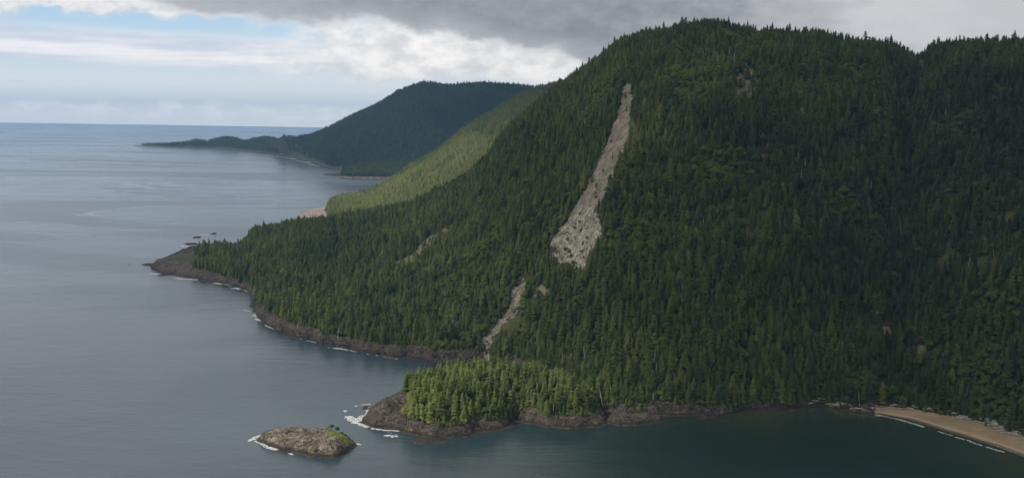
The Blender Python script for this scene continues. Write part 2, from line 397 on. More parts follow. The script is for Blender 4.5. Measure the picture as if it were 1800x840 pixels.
def main_h(x, y, full=False):
    th, d, D0, D1, zr, rh, tw, s = main_params(x, y)
    beach = sm(th, TH_BEACH - .004, TH_BEACH + .012)
    tip = sm(-th, -TH_TIP, -TH_TIP + .02)
    L = np.maximum(D1 - D0, 20); rw = np.minimum(np.where(beach > .5, tw, 9 + 0 * tw), L * .5)
    rw = np.where(tip > .5, 25, rw)
    zrock = rh * np.where(beach > .5, np.clip(s / rw, 0, 1), sm(s / rw))
    r0 = np.where(beach > .5, rw, rw * .6); t = np.clip((s - r0) / (L - r0), 0, 1)
    prof = 1.22 * t - .22 * t ** 4
    z = zrock + np.maximum(zr - rh, 0) * prof
    W = np.minimum(850, 3.2 * np.maximum(zr, 0) + 45)
    s2 = d - D1
    fall = np.clip(s2 / W, 0, 1) ** 1.1; z = z * (1 - fall) - 8 * fall
    mid = np.clip(4 * t * (1 - t), 0, 1)
    z = z + mid * (1 - fall) * (fbm(x, y, 420, 11, 3) * 26 + ridged(x + .4 * y, y * .35, 150, 21, 3) * 9)
    z = z + (t > 0) * fbm(x, y, 45, 31, 4) * 3.5 * np.clip(zr / 60, .1, 1)
    g = np.exp(-((th - TH_GULLY + .035 * (1 - t) + .006 * np.sin(t * 9)) / .017) ** 2); z = z - g * 38 * sm(t, .1, .6) * (1 - sm(t, .75, .97))
    g = np.exp(-((th - theta_of(880, 300)[0] - .10 * (1 - t)) / .012) ** 2); z = z - g * 14 * mid
    # rocky shore relief
    near = np.exp(-np.maximum(s, 0) / 45.) * (s > -30)
    z = z + near * (1 - beach) * (fbm(x, y, 16, 41, 4) * 3.6 + ridged(x * .5 + y, x - y * .4, 22, 44, 3) * 3.0)
    tp_ = sm(-th, -theta_of(452, 500)[0], -theta_of(400, 500)[0]); z = z + near * tp_ * (ridged(x, y * .6, 38, 47, 3) * 3.2 - .8)
    z = np.where((beach < .5) & (near > .1), ledge(z, x, y), z)
    under = s < 0
    z = np.where(under, np.maximum(s * np.where(beach > .5, .035, .22) + near * (1 - beach) * fbm(x, y, 14, 5, 3) * 3.4, -7), z)
    if True:
        di = polydist(x, y, inlet, False); z = z - 9 * np.exp(-(di / (24 + 10 * fbm(x, y, 30, 19, 3))) ** 2) * (d < D1 + 200)
        di = polydist(x, y, bay, False); z = z - 13 * np.exp(-(di / 32) ** 2)
    z = np.maximum(z, -7)
    return (z, s, t, tw, beach, d - D1, W) if full else z

def fit_crest():
    global Z_c
    tgt = (z_at(ca[:, 0], ca[:, 1], D_c) - CAM_H) / D_c; tt = th_c[4:]
    for it in range(5):
        k = np.linspace(.35, 1.25, 160); d = D_c[4:, None] * k[None]; T_ = np.repeat(tt[:, None], len(k), 1)
        z = main_h(d * np.sin(T_), d * np.cos(T_)); tree = np.where((k[None] * D_c[4:, None] > np.interp(tt, th_s, D_s)[:, None] + 60) & (z > 4), 19., 0.)
        el = ((z + tree - CAM_H) / d).max(1); Z_c[4:] -= (el - tgt[4:]) * D_c[4:] * .9; Z_c = np.maximum(Z_c, 3)
fit_crest()
NTH, th_a, th_b = 980, theta_of(225, 470)[0], R(40)
ths = np.linspace(th_a, th_b, NTH)
# distance samples: fine along the shore and coarser up the slope
k1 = np.linspace(-30, 130, 96); k2 = np.linspace(0, 1, 230) ** 1.0; k3 = np.linspace(0, 1, 50)[1:]
D0g = np.interp(ths, th_s, D_s); D1g = np.interp(ths, th_c, D_c); Zg = np.interp(ths, th_c, Z_c)
rows = []
for i in range(NTH):
    a = D0g[i] + k1; top = max(D1g[i], D0g[i] + 132); c = a[-1] + (top - a[-1]) * k2[1:]
    e = c[-1] + k3 * (min(850, 3.2 * max(Zg[i], 0) + 45) + 20)
    rows.append(np.concatenate([a, c, e]))
DD = np.array(rows); TT = np.repeat(ths[:, None], DD.shape[1], 1)
XX = DD * np.sin(TT); YY = DD * np.cos(TT)
Zm, Sm, Tm, TWm, BEm, BKm, Wm = main_h(XX, YY, True)

upper_slide = [(1099, 146), (1112, 150), (1110, 195), (1108, 225), (1096, 262), (1083, 300), (1068, 335), (1048, 366), (1056, 395), (1060, 412), (1043, 440), (1031, 455), (1028, 478), (1014, 476), (985, 464), (962, 447), (968, 424), (988, 397), (1003, 372), (1021, 347), (1037, 318), (1050, 290), (1067, 255), (1079, 215), (1090, 180)]
lower_slide = [(911, 482), (924, 484), (921, 512), (914, 538), (903, 560), (884, 572), (868, 588), (863, 615), (867, 642), (859, 644), (852, 625), (849, 600), (858, 580), (876, 562), (891, 543), (901, 515)]
bare_patches = [[(684, 484), (696, 464), (716, 452), (728, 458), (716, 474), (700, 486)], [(716, 455), (755, 418), (800, 392), (803, 398), (760, 426), (728, 460)],
                [(938, 508), (955, 500), (975, 508), (972, 528), (950, 530)], [(1286, 150), (1300, 128), (1322, 118), (1330, 150), (1322, 175), (1305, 165), (1290, 175)],
                [(1603, 88), (1614, 90), (1622, 112), (1610, 118)], [(1546, 574), (1568, 576), (1566, 592), (1550, 592)], [(1612, 604), (1630, 606), (1628, 620), (1614, 620)],
                [(876, 634), (905, 622), (935, 638), (960, 650), (940, 660), (890, 654)], [(1010, 636), (1030, 632), (1034, 646), (1016, 648)], [(430, 484), (438, 478), (440, 494), (432, 496)]]
Upx, Vpx, _ = proj(XX, YY, Zm)
wobx = fbm(XX, YY, 28, 61, 3) * 9; woby = fbm(XX, YY, 28, 71, 3) * 9
rgx = wobx * .8 + fbm(XX, YY, 9, 63, 3) * 6
slide_m = inpoly(Upx + rgx, Vpx + woby * .8, upper_slide) | inpoly(Upx + rgx * .8, Vpx + woby * .7, lower_slide)
slide_m &= (BKm < 0)
bare = np.zeros(Zm.shape)
for j_, p in enumerate(bare_patches): bare = np.maximum(bare, (inpoly(Upx + wobx, Vpx + woby, p) & (BKm < 0)) * (.7 if j_ == 3 else .8))
# lumpy rubble and outcrops inside the landslide
core = slide_m & (Vpx > 385) & (Vpx < 480) & (Upx > 950)
Zm = Zm + slide_m * (fbm(XX, YY, 14, 81, 3) * 1.6 - 1.2) + core * (ridged(XX, YY + XX * .5, 34, 91, 4) * 10)
V = np.stack([XX, YY, Zm], -1).reshape(-1, 3); FC = grid_faces(*Zm.shape)
pale = np.clip(sm(Vpx + wobx * 2, 340, 410) * (Vpx < 478) + .45 * (Vpx >= 478) * sm(wobx, -4, 5) + .25, 0, 1)
fz = Zm.ravel()[FC].max(1); fs = Sm.ravel()[FC].mean(1); ftw = TWm.ravel()[FC].mean(1); fb = BEm.ravel()[FC].mean(1)
fsl = slide_m.ravel()[FC].mean(1) > .5; fbk = BKm.ravel()[FC].mean(1); fw = Wm.ravel()[FC].mean(1)
keep = fz > -6.9
rockline = np.where(fb > .5, ftw + 1, ftw * (1 + .9 * fbm(V[FC[:, 0], 0], V[FC[:, 0], 1], 45, 203, 4)) + 2)
c_slide = fsl & keep
c_beach = (fb > .5) & (fs < rockline) & (fbk < 50) & keep & ~c_slide
c_rock = (fb <= .5) & ((fs < rockline) | (fz < 6) & (fbk > 0)) & keep & ~c_slide & ~c_beach
c_rock |= keep & ~c_slide & ~c_beach & (TT.ravel()[FC].mean(1) < theta_of(360, 440)[0]) & (fz < 16) & (fs < 260)
c_hill = keep & ~c_slide & ~c_beach & ~c_rock
tag(add_obj('mountain', sub_mesh('mountain', V, FC, c_hill, M_floor, {'bare': bare.ravel()})), 'steep forested mountainside dropping to the bay', 'mountain', kind='structure')
tag(add_obj('rocky_shore', sub_mesh('rocky_shore', V, FC, c_rock, M_rock)), 'dark rock shelf along the foot of the forested mountain', 'shore', kind='structure')
tag(add_obj('sand_beach', sub_mesh('sand_beach', V, FC, c_beach, M_sand)), 'curved tan sand beach at the right of the bay', 'beach', kind='structure')
tag(add_obj('landslide_terrain', sub_mesh('landslide_terrain', V, FC, c_slide, M_slide, {'pale': pale.ravel()})), 'pale landslide scar of bare rubble running down the forest', 'landslide', kind='structure')

def raymain(u, v, dz=0):
    """first hit of the sight line with the main mountain"""
    u = np.atleast_1d(np.asarray(u, float)); v = np.atleast_1d(np.asarray(v, float)); r = ray(u, v); hh = np.hypot(r[:, 0], r[:, 1])
    hit = np.full(u.shape, np.nan)
    for D in np.arange(1050, 3000, 6.0):
        x = r[:, 0] / hh * D; y = r[:, 1] / hh * D; z = CAM_H + D * r[:, 2] / hh
        ok = np.isnan(hit) & (main_h(x, y) > z); hit[ok] = D
    x = r[:, 0] / hh * hit; y = r[:, 1] / hh * hit
    return x, y, main_h(x, y)

# ------------------------------------------------------------------ generic ridges farther off
def ridge(name, base, crest, nth, nd, W, mat, label, cat, na=18, seed=0, hs=260, gul=14, back=True):
    """base: (u, v, D or None); crest: (u, v, D, tree)"""
    ba = np.array([(u, v, 0 if D is None else D) for u, v, D in base], float)
    tb = theta_of(ba[:, 0], ba[:, 1]); gx, gy = ground(ba[:, 0], ba[:, 1]); Db = np.where(ba[:, 2] > 0, ba[:, 2], np.hypot(gx, gy))
    cc = np.array(crest, float); tc = theta_of(cc[:, 0], cc[:, 1]); Dc = cc[:, 2]; Zc = z_at(cc[:, 0], cc[:, 1], Dc) - cc[:, 3]
    Zc = np.maximum(Zc, 8 if seed == 500 else 2)
    def h(x, y, full=False):
        th = np.arctan2(x, y); d = np.hypot(x, y)
        D0 = np.interp(th, tb, Db); D1 = np.interp(th, tc, Dc); zr = np.interp(th, tc, Zc)
        s = d - D0 + fbm(x, y, 120, seed + 3, 4) * 28; L = np.maximum(D1 - D0, 30)
        t = np.clip(s / L, 0, 1)
        z = 9 * sm(s, 0, 18) * np.clip(zr / 9, 0, 1) + np.maximum(zr - 9, 0) * (1.2 * t - .2 * t ** 4)
        f = np.clip((d - D1) / np.minimum(W, 3.2 * zr + 60), 0, 1) ** 1.1; z = z * (1 - f) - 8 * f
        mid = np.clip(4 * t * (1 - t), 0, 1) * (1 - f) * np.clip(zr / 150, 0, 1)
        z = z + mid * (fbm(x, y, hs * 1.8, seed, 4) * na + ridged(th * 9000 + fbm(x, y, 300, seed + 9, 2) * 120, d * .25, hs, seed + 5, 3) * gul)
        z = z + (t > 0) * (1 - f) * fbm(x, y, 60, seed + 7, 3) * 3 * np.clip(zr / 60, 0, 1)
        z = np.where(s < 0, np.maximum(s * .2 + 2 * fbm(x, y, 30, seed + 8, 3), -7), z)
        return (np.maximum(z, -7), s, t, d - D1, zr) if full else np.maximum(z, -7)
    tgt = (z_at(cc[:, 0], cc[:, 1], Dc) - CAM_H) / Dc
    for it in range(4):
        k = np.linspace(.6, 1.15, 140); d = Dc[:, None] * k[None]; T_ = np.repeat(tc[:, None], len(k), 1); z = h(d * np.sin(T_), d * np.cos(T_))
        tree = np.where((z > 8) & (cc[:, 3:4] > 2), 16., 0.); e_ = ((z + tree - CAM_H) / d).max(1); Zc[:] = np.where(cc[:, 3] > 2, np.maximum(Zc - (e_ - tgt) * Dc * .9, 6), Zc)
    ths = np.linspace(max(tb.min(), tc.min()), min(tb.max(), tc.max()), nth)
    d0 = np.interp(ths, tb, Db) - 60; d1 = np.interp(ths, tc, Dc); zc = np.interp(ths, tc, Zc)
    e = d1 + np.minimum(W, 3.2 * zc + 60) + 20
    k = np.linspace(0, 1, nd); DD = d0[:, None] + (e - d0)[:, None] * k[None] ** 1.15; TT = np.repeat(ths[:, None], nd, 1)
    XX = DD * np.sin(TT); YY = DD * np.cos(TT); Z, S, T, BK, ZR = h(XX, YY, True)
    V = np.stack([XX, YY, Z], -1).reshape(-1, 3); FC = grid_faces(nth, nd)
    keep = Z.ravel()[FC].max(1) > -6.9
    low = keep & (S.ravel()[FC].mean(1) < (20 if seed == 400 else 34)) & (Z.ravel()[FC].mean(1) < 14)
    low |= keep & (seed == 200) & (np.arctan2(V[FC[:, 0], 0], V[FC[:, 0], 1]) < theta_of(582, 360)[0])
    tag(add_obj(name, sub_mesh(name, V, FC, keep & ~low, M_floor, {'bare': np.zeros(Z.size)})), label, cat, kind='structure')
    return h, (V, FC, low), (ths[0], ths[-1], (np.interp(ths, tb, Db)).min(), e.max())

H_mid, rock_mid, B_mid = ridge('hill', [(503, 389, None), (545, 386, 3560), (575, 392, 3500), (600, 395, 3600), (700, 395, 3600), (1030, 395, 3600)],
    [(503, 387, 3640, 0), (515, 384, 3620, 0), (530, 376, 3700, 0), (545, 369, 3850, 0), (560, 366, 3930, 0), (575, 363, 4010, 0), (585, 355, 4330, 5), (600, 347, 4500, 16), (640, 337, 4700, 20), (680, 318, 4800, 20), (720, 291, 4860, 19), (770, 262, 4920, 14), (830, 215, 4980, 14), (880, 186, 5040, 14), (910, 167, 5090, 14), (955, 151, 5200, 14), (1030, 130, 5300, 14)],
    420, 300, 900, M_floor, 'sunlit green hillside behind the main mountain', 'hill', na=22, seed=200, hs=240, gul=16)
H_far, rock_far, B_far = ridge('far_hill', [(470, 266, None), (500, 274, None), (550, 286, None), (575, 296, None), (620, 303, None), (690, 300, None), (760, 300, None), (1060, 300, None)],
    [(470, 250, 9700, 10), (505, 246, 9600, 10), (545, 238, 9500, 10), (600, 213, 9300, 12), (650, 190, 9200, 12), (680, 172, 9150, 12), (700, 160, 9100, 12), (745, 144, 9050, 12), (780, 149, 9000, 12), (850, 145, 8950, 12), (900, 147, 8900, 14), (960, 152, 8850, 14), (1060, 158, 8800, 14)],
    420, 260, 1500, M_floor, 'distant dark blue forested mountain', 'mountain', na=70, seed=300, hs=520, gul=60)
H_knob, rock_knob, B_knob = ridge('headland', [(567, 308, None), (585, 311, None), (620, 314, None), (690, 315, None), (760, 315, None), (800, 315, None)],
    [(567, 307, 6550, 0), (583, 305, 6600, 0), (600, 299, 6650, 4), (625, 290, 6750, 8), (650, 286, 6800, 8), (690, 284, 6800, 8), (720, 287, 6800, 8), (800, 284, 6800, 8)],
    200, 120, 500, M_floor, 'low wooded headland at the foot of the far mountain', 'headland', na=6, seed=400, hs=120, gul=4)
H_pen, rock_pen, B_pen = ridge('peninsula', [(212, 256, None), (240, 257, None), (300, 259, None), (380, 261, None), (430, 266, None), (480, 271, None), (520, 276, None), (600, 285, 9000)],
    [(212, 255.5, 11900, 0), (235, 252, 12100, 3), (290, 251, 12200, 6), (325, 250, 12200, 8), (345, 245, 12200, 8), (365, 248, 12100, 8), (390, 240, 12000, 8), (410, 241, 11900, 8), (430, 248, 11800, 8), (446, 243, 11700, 8), (470, 240, 11650, 8), (490, 245, 11500, 8), (510, 239, 11450, 8), (530, 243, 11400, 8), (600, 240, 11300, 8)],
    320, 120, 700, M_floor, 'thin wooded peninsula reaching out on the horizon', 'peninsula', na=10, seed=500, hs=260, gul=6)
for i, (V_, FC_, low) in enumerate((rock_mid, rock_far, rock_knob, rock_pen)):
    tag(add_obj('rocky_shore', sub_mesh('rocky_shore', V_, FC_, low, (M_farrock, M_rock, M_knobrock, M_rock)[i])),
        ('pale sunlit boulder shore at the foot of the green hillside', 'dark tidal rocks along the far mountain', 'pale rock rim of the low wooded headland', 'dark reef line along the distant peninsula')[i], 'shore', kind='structure')

# ------------------------------------------------------------------ islets
def islet(name, poly_px, mat, H, cliffH, cliffW, domeW, res, label, cat, seed, rough=3.0, extra=None, turf=None):
    px, py = ground([p[0] for p in poly_px], [p[1] for p in poly_px]); poly = list(zip(px, py))
    cx, cy = px.mean(), py.mean()
    def h(x, y, full=False):
        wx_, wy_ = x + fbm(x, y, 18, seed, 3) * 5, y + fbm(x, y, 18, seed + 50, 3) * 6
        sd = polydist(wx_, wy_, poly); sd = np.where(inpoly(wx_, wy_, poly), sd, -sd)
        z = cliffH * sm(sd, -1, cliffW) + H * sm(sd, 0, domeW)
        z = z + (sd > 0) * np.minimum(sd / 6, 1) * (fbm(x, y, 13, seed + 5, 4) * rough * .8 + ridged(x * .5 + y * .8, x - y * .5, 17, seed + 9, 4) * rough * .8)
        z = ledge(z, x, y, 1.5, .8)
        if extra: z = extra(x, y, z, sd)
        z = np.where(sd < 0, np.maximum(sd * .5, -6) + fbm(x, y, 5, seed + 4, 2) * .6, np.maximum(z, .15))
        return (z, sd) if full else z
    xs = np.arange(px.min() - 14, px.max() + 14, res); ys = np.arange(py.min() - 14, py.max() + 14, res)
    A, B = np.meshgrid(xs, ys, indexing='ij'); Z, SD = h(A, B, True)
    V = np.stack([A, B, Z], -1).reshape(-1, 3); FC = grid_faces(*Z.shape); keep = Z.ravel()[FC].max(1) > -5.5
    root = bpy.data.objects.new(name, None); COL.objects.link(root); tag(root, label, cat)
    if turf is not None:
        tm = turf(A, B, Z, SD).ravel()[FC].mean(1) > .5
        add_obj('turf', sub_mesh('turf', V, FC, keep & tm, M_turf), root)
        keep &= ~tm
    add_obj('rock', sub_mesh('rock', V, FC, keep, mat), root)
    return h, poly, (xs[0], xs[-1], ys[0], ys[-1])
cleft = [pt(905, 748), pt(900, 722)]
def ex_wood(x, y, z, sd):
    return z - 10 * np.exp(-(polydist(x, y, cleft, False) / 9) ** 2)
wood_px = [(630, 744), (640, 728), (655, 716), (690, 704), (740, 692), (820, 682), (900, 680), (1000, 694), (1062, 716), (1068, 738), (1058, 750), (1020, 754), (960, 750), (915, 741), (898, 750), (880, 757), (850, 760), (815, 768), (760, 770), (722, 764), (690, 754), (660, 752)]
def wood_turf(x, y, z, sd):
    u, v, _ = proj(x, y, z); return (sd > 15 + 4 * fbm(x, y, 14, 77, 2)) & (u > 712 + 12 * fbm(x, y, 12, 78, 2))
H_wood, P_wood, B_wood = islet('wooded_islet', wood_px, M_rock, 19, 8, 10, 58, 1.6, 'large wooded islet with bare rock tip just off the mountain shore', 'islet', 600, 3.2, ex_wood, wood_turf)
bare_px = [(452, 774), (462, 766), (490, 762), (530, 764), (580, 766), (612, 770), (630, 780), (626, 788), (608, 799), (585, 806), (540, 804), (500, 793), (470, 783)]
def bare_turf(x, y, z, sd):
    u, v, _ = proj(x, y, z); return inpoly(u + 5 * fbm(x, y, 9, 5, 3), v + 4 * fbm(x, y, 9, 6, 3), [(570, 752), (598, 752), (612, 764), (618, 778), (606, 780), (598, 768), (578, 764)]) & (sd > 2)
bare_cut = [pt(512, 775), pt(540, 777)]
H_bare, P_bare, B_bare = islet('rocky_islet', bare_px, M_rock_pale, 7.0, 5.5, 8, 24, .9, 'bare pale rocky islet with grass patch out in the water', 'islet', 650, 2.4, lambda x, y, z, sd: z - 4 * np.exp(-(polydist(x, y, bare_cut, False) / 4) ** 2), bare_turf)
islet('low_rock', [(718, 775), (728, 781), (752, 780), (780, 778), (795, 772), (770, 770), (745, 772), (730, 771)], M_rock, 1.2, 1.4, 5, 12, 1.2, 'low orange tidal rock spit in front of the wooded islet', 'rock', 670, .8)
islet('shore_rock', [(1066, 744), (1085, 747), (1125, 748), (1160, 744), (1164, 738), (1140, 732), (1066, 734)], M_rock, 4, 4.5, 5, 18, 1.2, 'rounded bare rock at the water beside the wooded islet', 'rock', 680, 1.6)
for i, (pp, lab) in enumerate([([(338, 416.5), (352, 416), (356, 418), (340, 418.5)], 'small dark rock farthest off the left headland'),
        ([(322, 428), (345, 426.5), (350, 430), (330, 431.5)], 'flat dark rock in surf off the left headland'),
        ([(680, 765), (690, 765), (692, 769), (682, 770)], 'tiny wave washed rock between the two islets'),
        ([(636, 713), (648, 712), (650, 717), (638, 719)], 'small wet rock in the surf by the wooded islet'),
        ([(474, 518), (486, 515), (488, 519), (476, 522)], 'low rock in the small bay of the left headland')]):
    islet('sea_rock', pp, M_rock, .8, .9, 6, 14, 1.2, lab, 'rock', 700 + i * 9, .7)

islet('rock_shelf', [(266, 466), (280, 457), (292, 452), (303, 447), (318, 440), (338, 433), (356, 436), (350, 450), (325, 462), (300, 463)], M_rock, 3.0, 2.0, 7, 40, 2.0, 'dark rock shelf reaching out to sea beyond the last trees of the headland', 'rock', 790, 3.4)
for i, (u_, v_, w_) in enumerate([(262, 465, 14), (283, 484, 9), (356, 496, 8), (396, 504, 9), (424, 511, 8), (450, 515, 10), (462, 509, 9), (478, 505, 8), (440, 538, 7), (468, 524, 6), (375, 411, 7), (500, 588, 5), (612, 616, 5)]):
    w_ *= .9; hh_ = max(1.1, w_ * .14)
    islet('reef_rock', [(u_ - w_, v_ + hh_ * .2), (u_ - w_ * .3, v_ - hh_), (u_ + w_ * .8, v_ - hh_ * .8), (u_ + w_, v_ + hh_ * .4), (u_ + w_ * .1, v_ + hh_), (u_ - w_ * .6, v_ + hh_ * .8)], M_rock, 1.6, 1.4, 5, 18, 1.5, 'low dark reef rock off the rocky shore of the left headland', 'rock', 800 + i * 11, 1.6)
    scene.objects['reef_rock' + ('.%03d' % i if i else '')]['group'] = 'reef rocks off the left headland'

# ------------------------------------------------------------------ sea
th_w = np.linspace(0, 2 * math.pi, 257)[:-1]
near_poly = [pt(1300, 722), pt(1440, 716), pt(1545, 728), pt(1600, 738), pt(1700, 768), pt(1800, 802), pt(1900, 842)]
xs = np.linspace(-600, 1300, 191); ys = np.linspace(500, 1700, 121)
A, B = np.meshgrid(xs, ys, indexing='ij'); dn = polydist(A, B, near_poly, False)
shv = np.exp(-(dn / 75) ** 1.3) * .95
NV = A.size; V = [np.stack([A.ravel(), B.ravel(), np.zeros(NV)], -1)]
FCw = grid_faces(*A.shape)
# plain sheets around it, reaching the horizon
XA, XB, YA, YB, RW = -600., 1300., 500., 1700., 33000.
R4 = [(-RW, -RW, RW, YA), (-RW, YB, RW, RW), (-RW, YA, XA, YB), (XB, YA, RW, YB)]
Vr = np.array([q for (x0, y0, x1, y1) in R4 for q in ((x0, y0, 0), (x1, y0, 0), (x1, y1, 0), (x0, y1, 0))]); Fr = NV + np.arange(16).reshape(4, 4)
me = make_mesh('sea', np.concatenate([V[0], Vr]), np.concatenate([FCw, Fr]), M_water, {'shallow': np.concatenate([shv.ravel() * np.clip((1700 - B.ravel()) / 80, 0, 1) * np.clip((1300 - A.ravel()) / 80, 0, 1), np.zeros(16)])})
tag(add_obj('sea', me), 'grey blue sea and dark green bay', 'sea', kind='structure')

# ------------------------------------------------------------------ foam
def foam(name, lines, label, cat, kind='stuff', res=1.1, seed=0):
    Vs, Fs, base = [], [], 0
    for pix, wid, dens in lines:
        gx, gy = ground([p[0] for p in pix], [p[1] for p in pix]); P = list(zip(gx, gy))
        xs = np.arange(gx.min() - wid * 1.5, gx.max() + wid * 1.5, res); ys = np.arange(gy.min() - wid * 1.5, gy.max() + wid * 1.5, res)
        A, B = np.meshgrid(xs, ys, indexing='ij'); d = polydist(A, B, P, False)
        n = fbm(A, B, 9 * res, seed + 1, 4) * .5 + .5; n2 = ridged(A, B * .7, 7 * res, seed + 3, 3) * .5 + .5
        val = (n * .6 + n2 * .4) - (1 - dens) * .9 - (d / wid) * .42 - .10
        ok = (val > 0) & (d < wid * 1.4); ii = np.argwhere(ok)
        if not len(ii): continue
        z = .22 + .15 * n
        nx_, ny_ = A.shape; idx = np.full((nx_ + 1, ny_ + 1), -1)
        vm = np.zeros((nx_ + 1, ny_ + 1), bool)
        for a, b_ in ((0, 0), (1, 0), (0, 1), (1, 1)): vm[a:nx_ + a, b_:ny_ + b_] |= ok
        vi = np.argwhere(vm); idx[vm] = np.arange(len(vi))
        jit = rng.normal(0, res * .22, (len(vi), 2))
        vx = xs[0] + (vi[:, 0] - .5) * res + jit[:, 0]; vy = ys[0] + (vi[:, 1] - .5) * res + jit[:, 1]
        Vs.append(np.stack([vx, vy, .18 + .14 * rng.random(len(vi))], -1))
        Fs.append(np.stack([idx[ii[:, 0], ii[:, 1]], idx[ii[:, 0] + 1, ii[:, 1]], idx[ii[:, 0] + 1, ii[:, 1] + 1], idx[ii[:, 0], ii[:, 1] + 1]], -1) + base); base += len(vi)
    o = add_obj(name, make_mesh(name, np.concatenate(Vs), np.concatenate(Fs), M_foam, smooth=True)); tag(o, label, cat, kind=kind); return o
foam('surf_foam', [([(618, 716), (636, 712), (650, 710)], 7, .62), ([(612, 732), (628, 742), (640, 732), (652, 722)], 9, .70), ([(625, 742), (645, 750)], 6, .72), ([(655, 753), (675, 756), (700, 757)], 4, .85), ([(606, 722), (612, 736)], 6, .52), ([(638, 748), (700, 764)], 4, .55)], 'white surf breaking around the tip of the wooded islet', 'surf', seed=1)
foam('surf_foam', [([(438, 775), (450, 769), (462, 764)], 5, .68), ([(452, 775), (468, 784), (484, 790)], 3.6, .86), ([(502, 757), (508, 759)], 3.5, .85), ([(510, 797), (518, 800)], 2.5, .8), ([(626, 780), (630, 781)], 2.5, .8)], 'white surf along the seaward side of the rocky islet', 'surf', seed=2)
foam('surf_foam', [([(682, 766), (691, 767)], 5, .9)], 'small white breaker over the rock between the islets', 'surf', seed=3)
foam('surf_foam', [([(446, 552), (452, 560), (458, 566)], 7, 0.68), ([(466, 571), (480, 578)], 4, 0.66), ([(525, 594), (550, 601), (570, 604)], 4.5, 0.60), ([(578, 611), (600, 613), (625, 618)], 4.5, 0.72), ([(588, 632), (600, 632)], 4, 0.64), ([(645, 622), (700, 631)], 3.5, 0.54), ([(736, 631), (752, 633)], 4, 0.79)], 'broken white surf along the rocks under the forest', 'surf', seed=4, res=1.4)
foam('surf_foam', [([(268, 481), (292, 484)], 9, 0.69), ([(298, 488), (345, 492)], 9, 0.64), ([(380, 498), (410, 502)], 10, 0.69), ([(412, 507), (450, 514)], 14, 0.64), ([(445, 505), (482, 512)], 14, 0.60), ([(455, 522), (476, 518)], 12, 0.56), ([(255, 466), (300, 467)], 8, 0.62), ([(340, 441), (352, 440)], 10, 0.68), ([(322, 433), (350, 431)], 10, 0.76), ([(355, 413), (378, 413)], 9, 0.79), ([(285, 455), (300, 450)], 8, 0.54), ([(430, 545), (448, 550)], 5, 0.54)], 'white surf around the low rocks of the left headland', 'surf', seed=5, res=2.0)
foam('surf_foam', [([(192, 256), (215, 257), (245, 258.5)], 30, .70), ([(260, 259), (330, 262)], 25, .62), ([(355, 262), (375, 263)], 28, .75), ([(385, 265), (405, 265)], 25, .75), ([(420, 268), (470, 273)], 28, .66), ([(470, 272), (520, 280)], 26, .70), ([(520, 282), (556, 288)], 24, .7), ([(540, 288), (560, 292)], 20, .62)], 'white surf line along the distant peninsula', 'surf', seed=6, res=9)
foam('breaking_wave', [([(1541, 729), (1556, 731.5), (1570, 735), (1586, 738.5), (1600, 743), (1612, 746), (1622, 750)], 2.0, .95)], 'long white breaking wave nearest the beach end', 'wave', seed=7, res=.9)
foam('breaking_wave', [([(1650, 758), (1664, 763), (1674, 765)], 1.5, .93), ([(1680, 768), (1694, 772)], 1.4, .88), ([(1702, 774), (1716, 780), (1724, 782)], 1.9, .93), ([(1736, 786), (1752, 791), (1764, 794)], 1.9, .92), ([(1600, 737), (1650, 750), (1720, 772), (1790, 797)], 1.2, .70)], 'broken white wave line off the middle of the beach', 'wave', seed=8, res=.9)

# ------------------------------------------------------------------ plants: prototypes
def conifer_crown(seed, H=25., Rr=3.6, n=22, base=.14, gaps=.1, lean=0., power=.85, droop=.35, nb=7):
    r_ = random.Random(seed); V, Fc = [], []
    for k in range(n):
        f = k / (n - 1); h = H * (base + (0.985 - base) * f ** .92)
        rad = Rr * ((1 - f) ** power * .96 + .045) * r_.uniform(.78, 1.15)
        off = r_.uniform(0, 6.28)
        for j in range(nb if f < .8 else 5):
            if r_.random() < gaps: continue
            a = off + j * 6.283 / nb + r_.uniform(-.3, .3); L = rad * r_.uniform(.65, 1.2); w = L * r_.uniform(.34, .5) + .12
            dz = -droop * L * r_.uniform(.5, 1.3); ca_, sa_ = math.cos(a), math.sin(a); hz = h + r_.uniform(-.25, .25)
            def P(t, s_, zz): return (ca_ * t * L - sa_ * s_, sa_ * t * L + ca_ * s_, hz + zz)
            i = len(V)
            V += [P(0, 0, .25), P(.45, 0, dz * .25 + .15), P(1, 0, dz), P(.38, w, dz * .55 - .35), P(.82, w * .62, dz * 1.05 - .25), P(.38, -w, dz * .55 - .35), P(.82, -w * .62, dz * 1.05 - .25)]
            Fc += [(i, i + 1, i + 3), (i + 1, i + 4, i + 3), (i + 1, i + 2, i + 4), (i, i + 5, i + 1), (i + 1, i + 5, i + 6), (i + 1, i + 6, i + 2)]
    i = len(V); V += [(0, 0, H * 1.02), (.18, 0, H * .94), (-.1, .16, H * .94), (-.1, -.16, H * .94)]; Fc += [(i, i + 1, i + 2), (i, i + 2, i + 3), (i, i + 3, i + 1)]
    V = np.array(V); V[:, 0] += lean * V[:, 2] ** 1.5 / H
    return V, np.array(Fc)
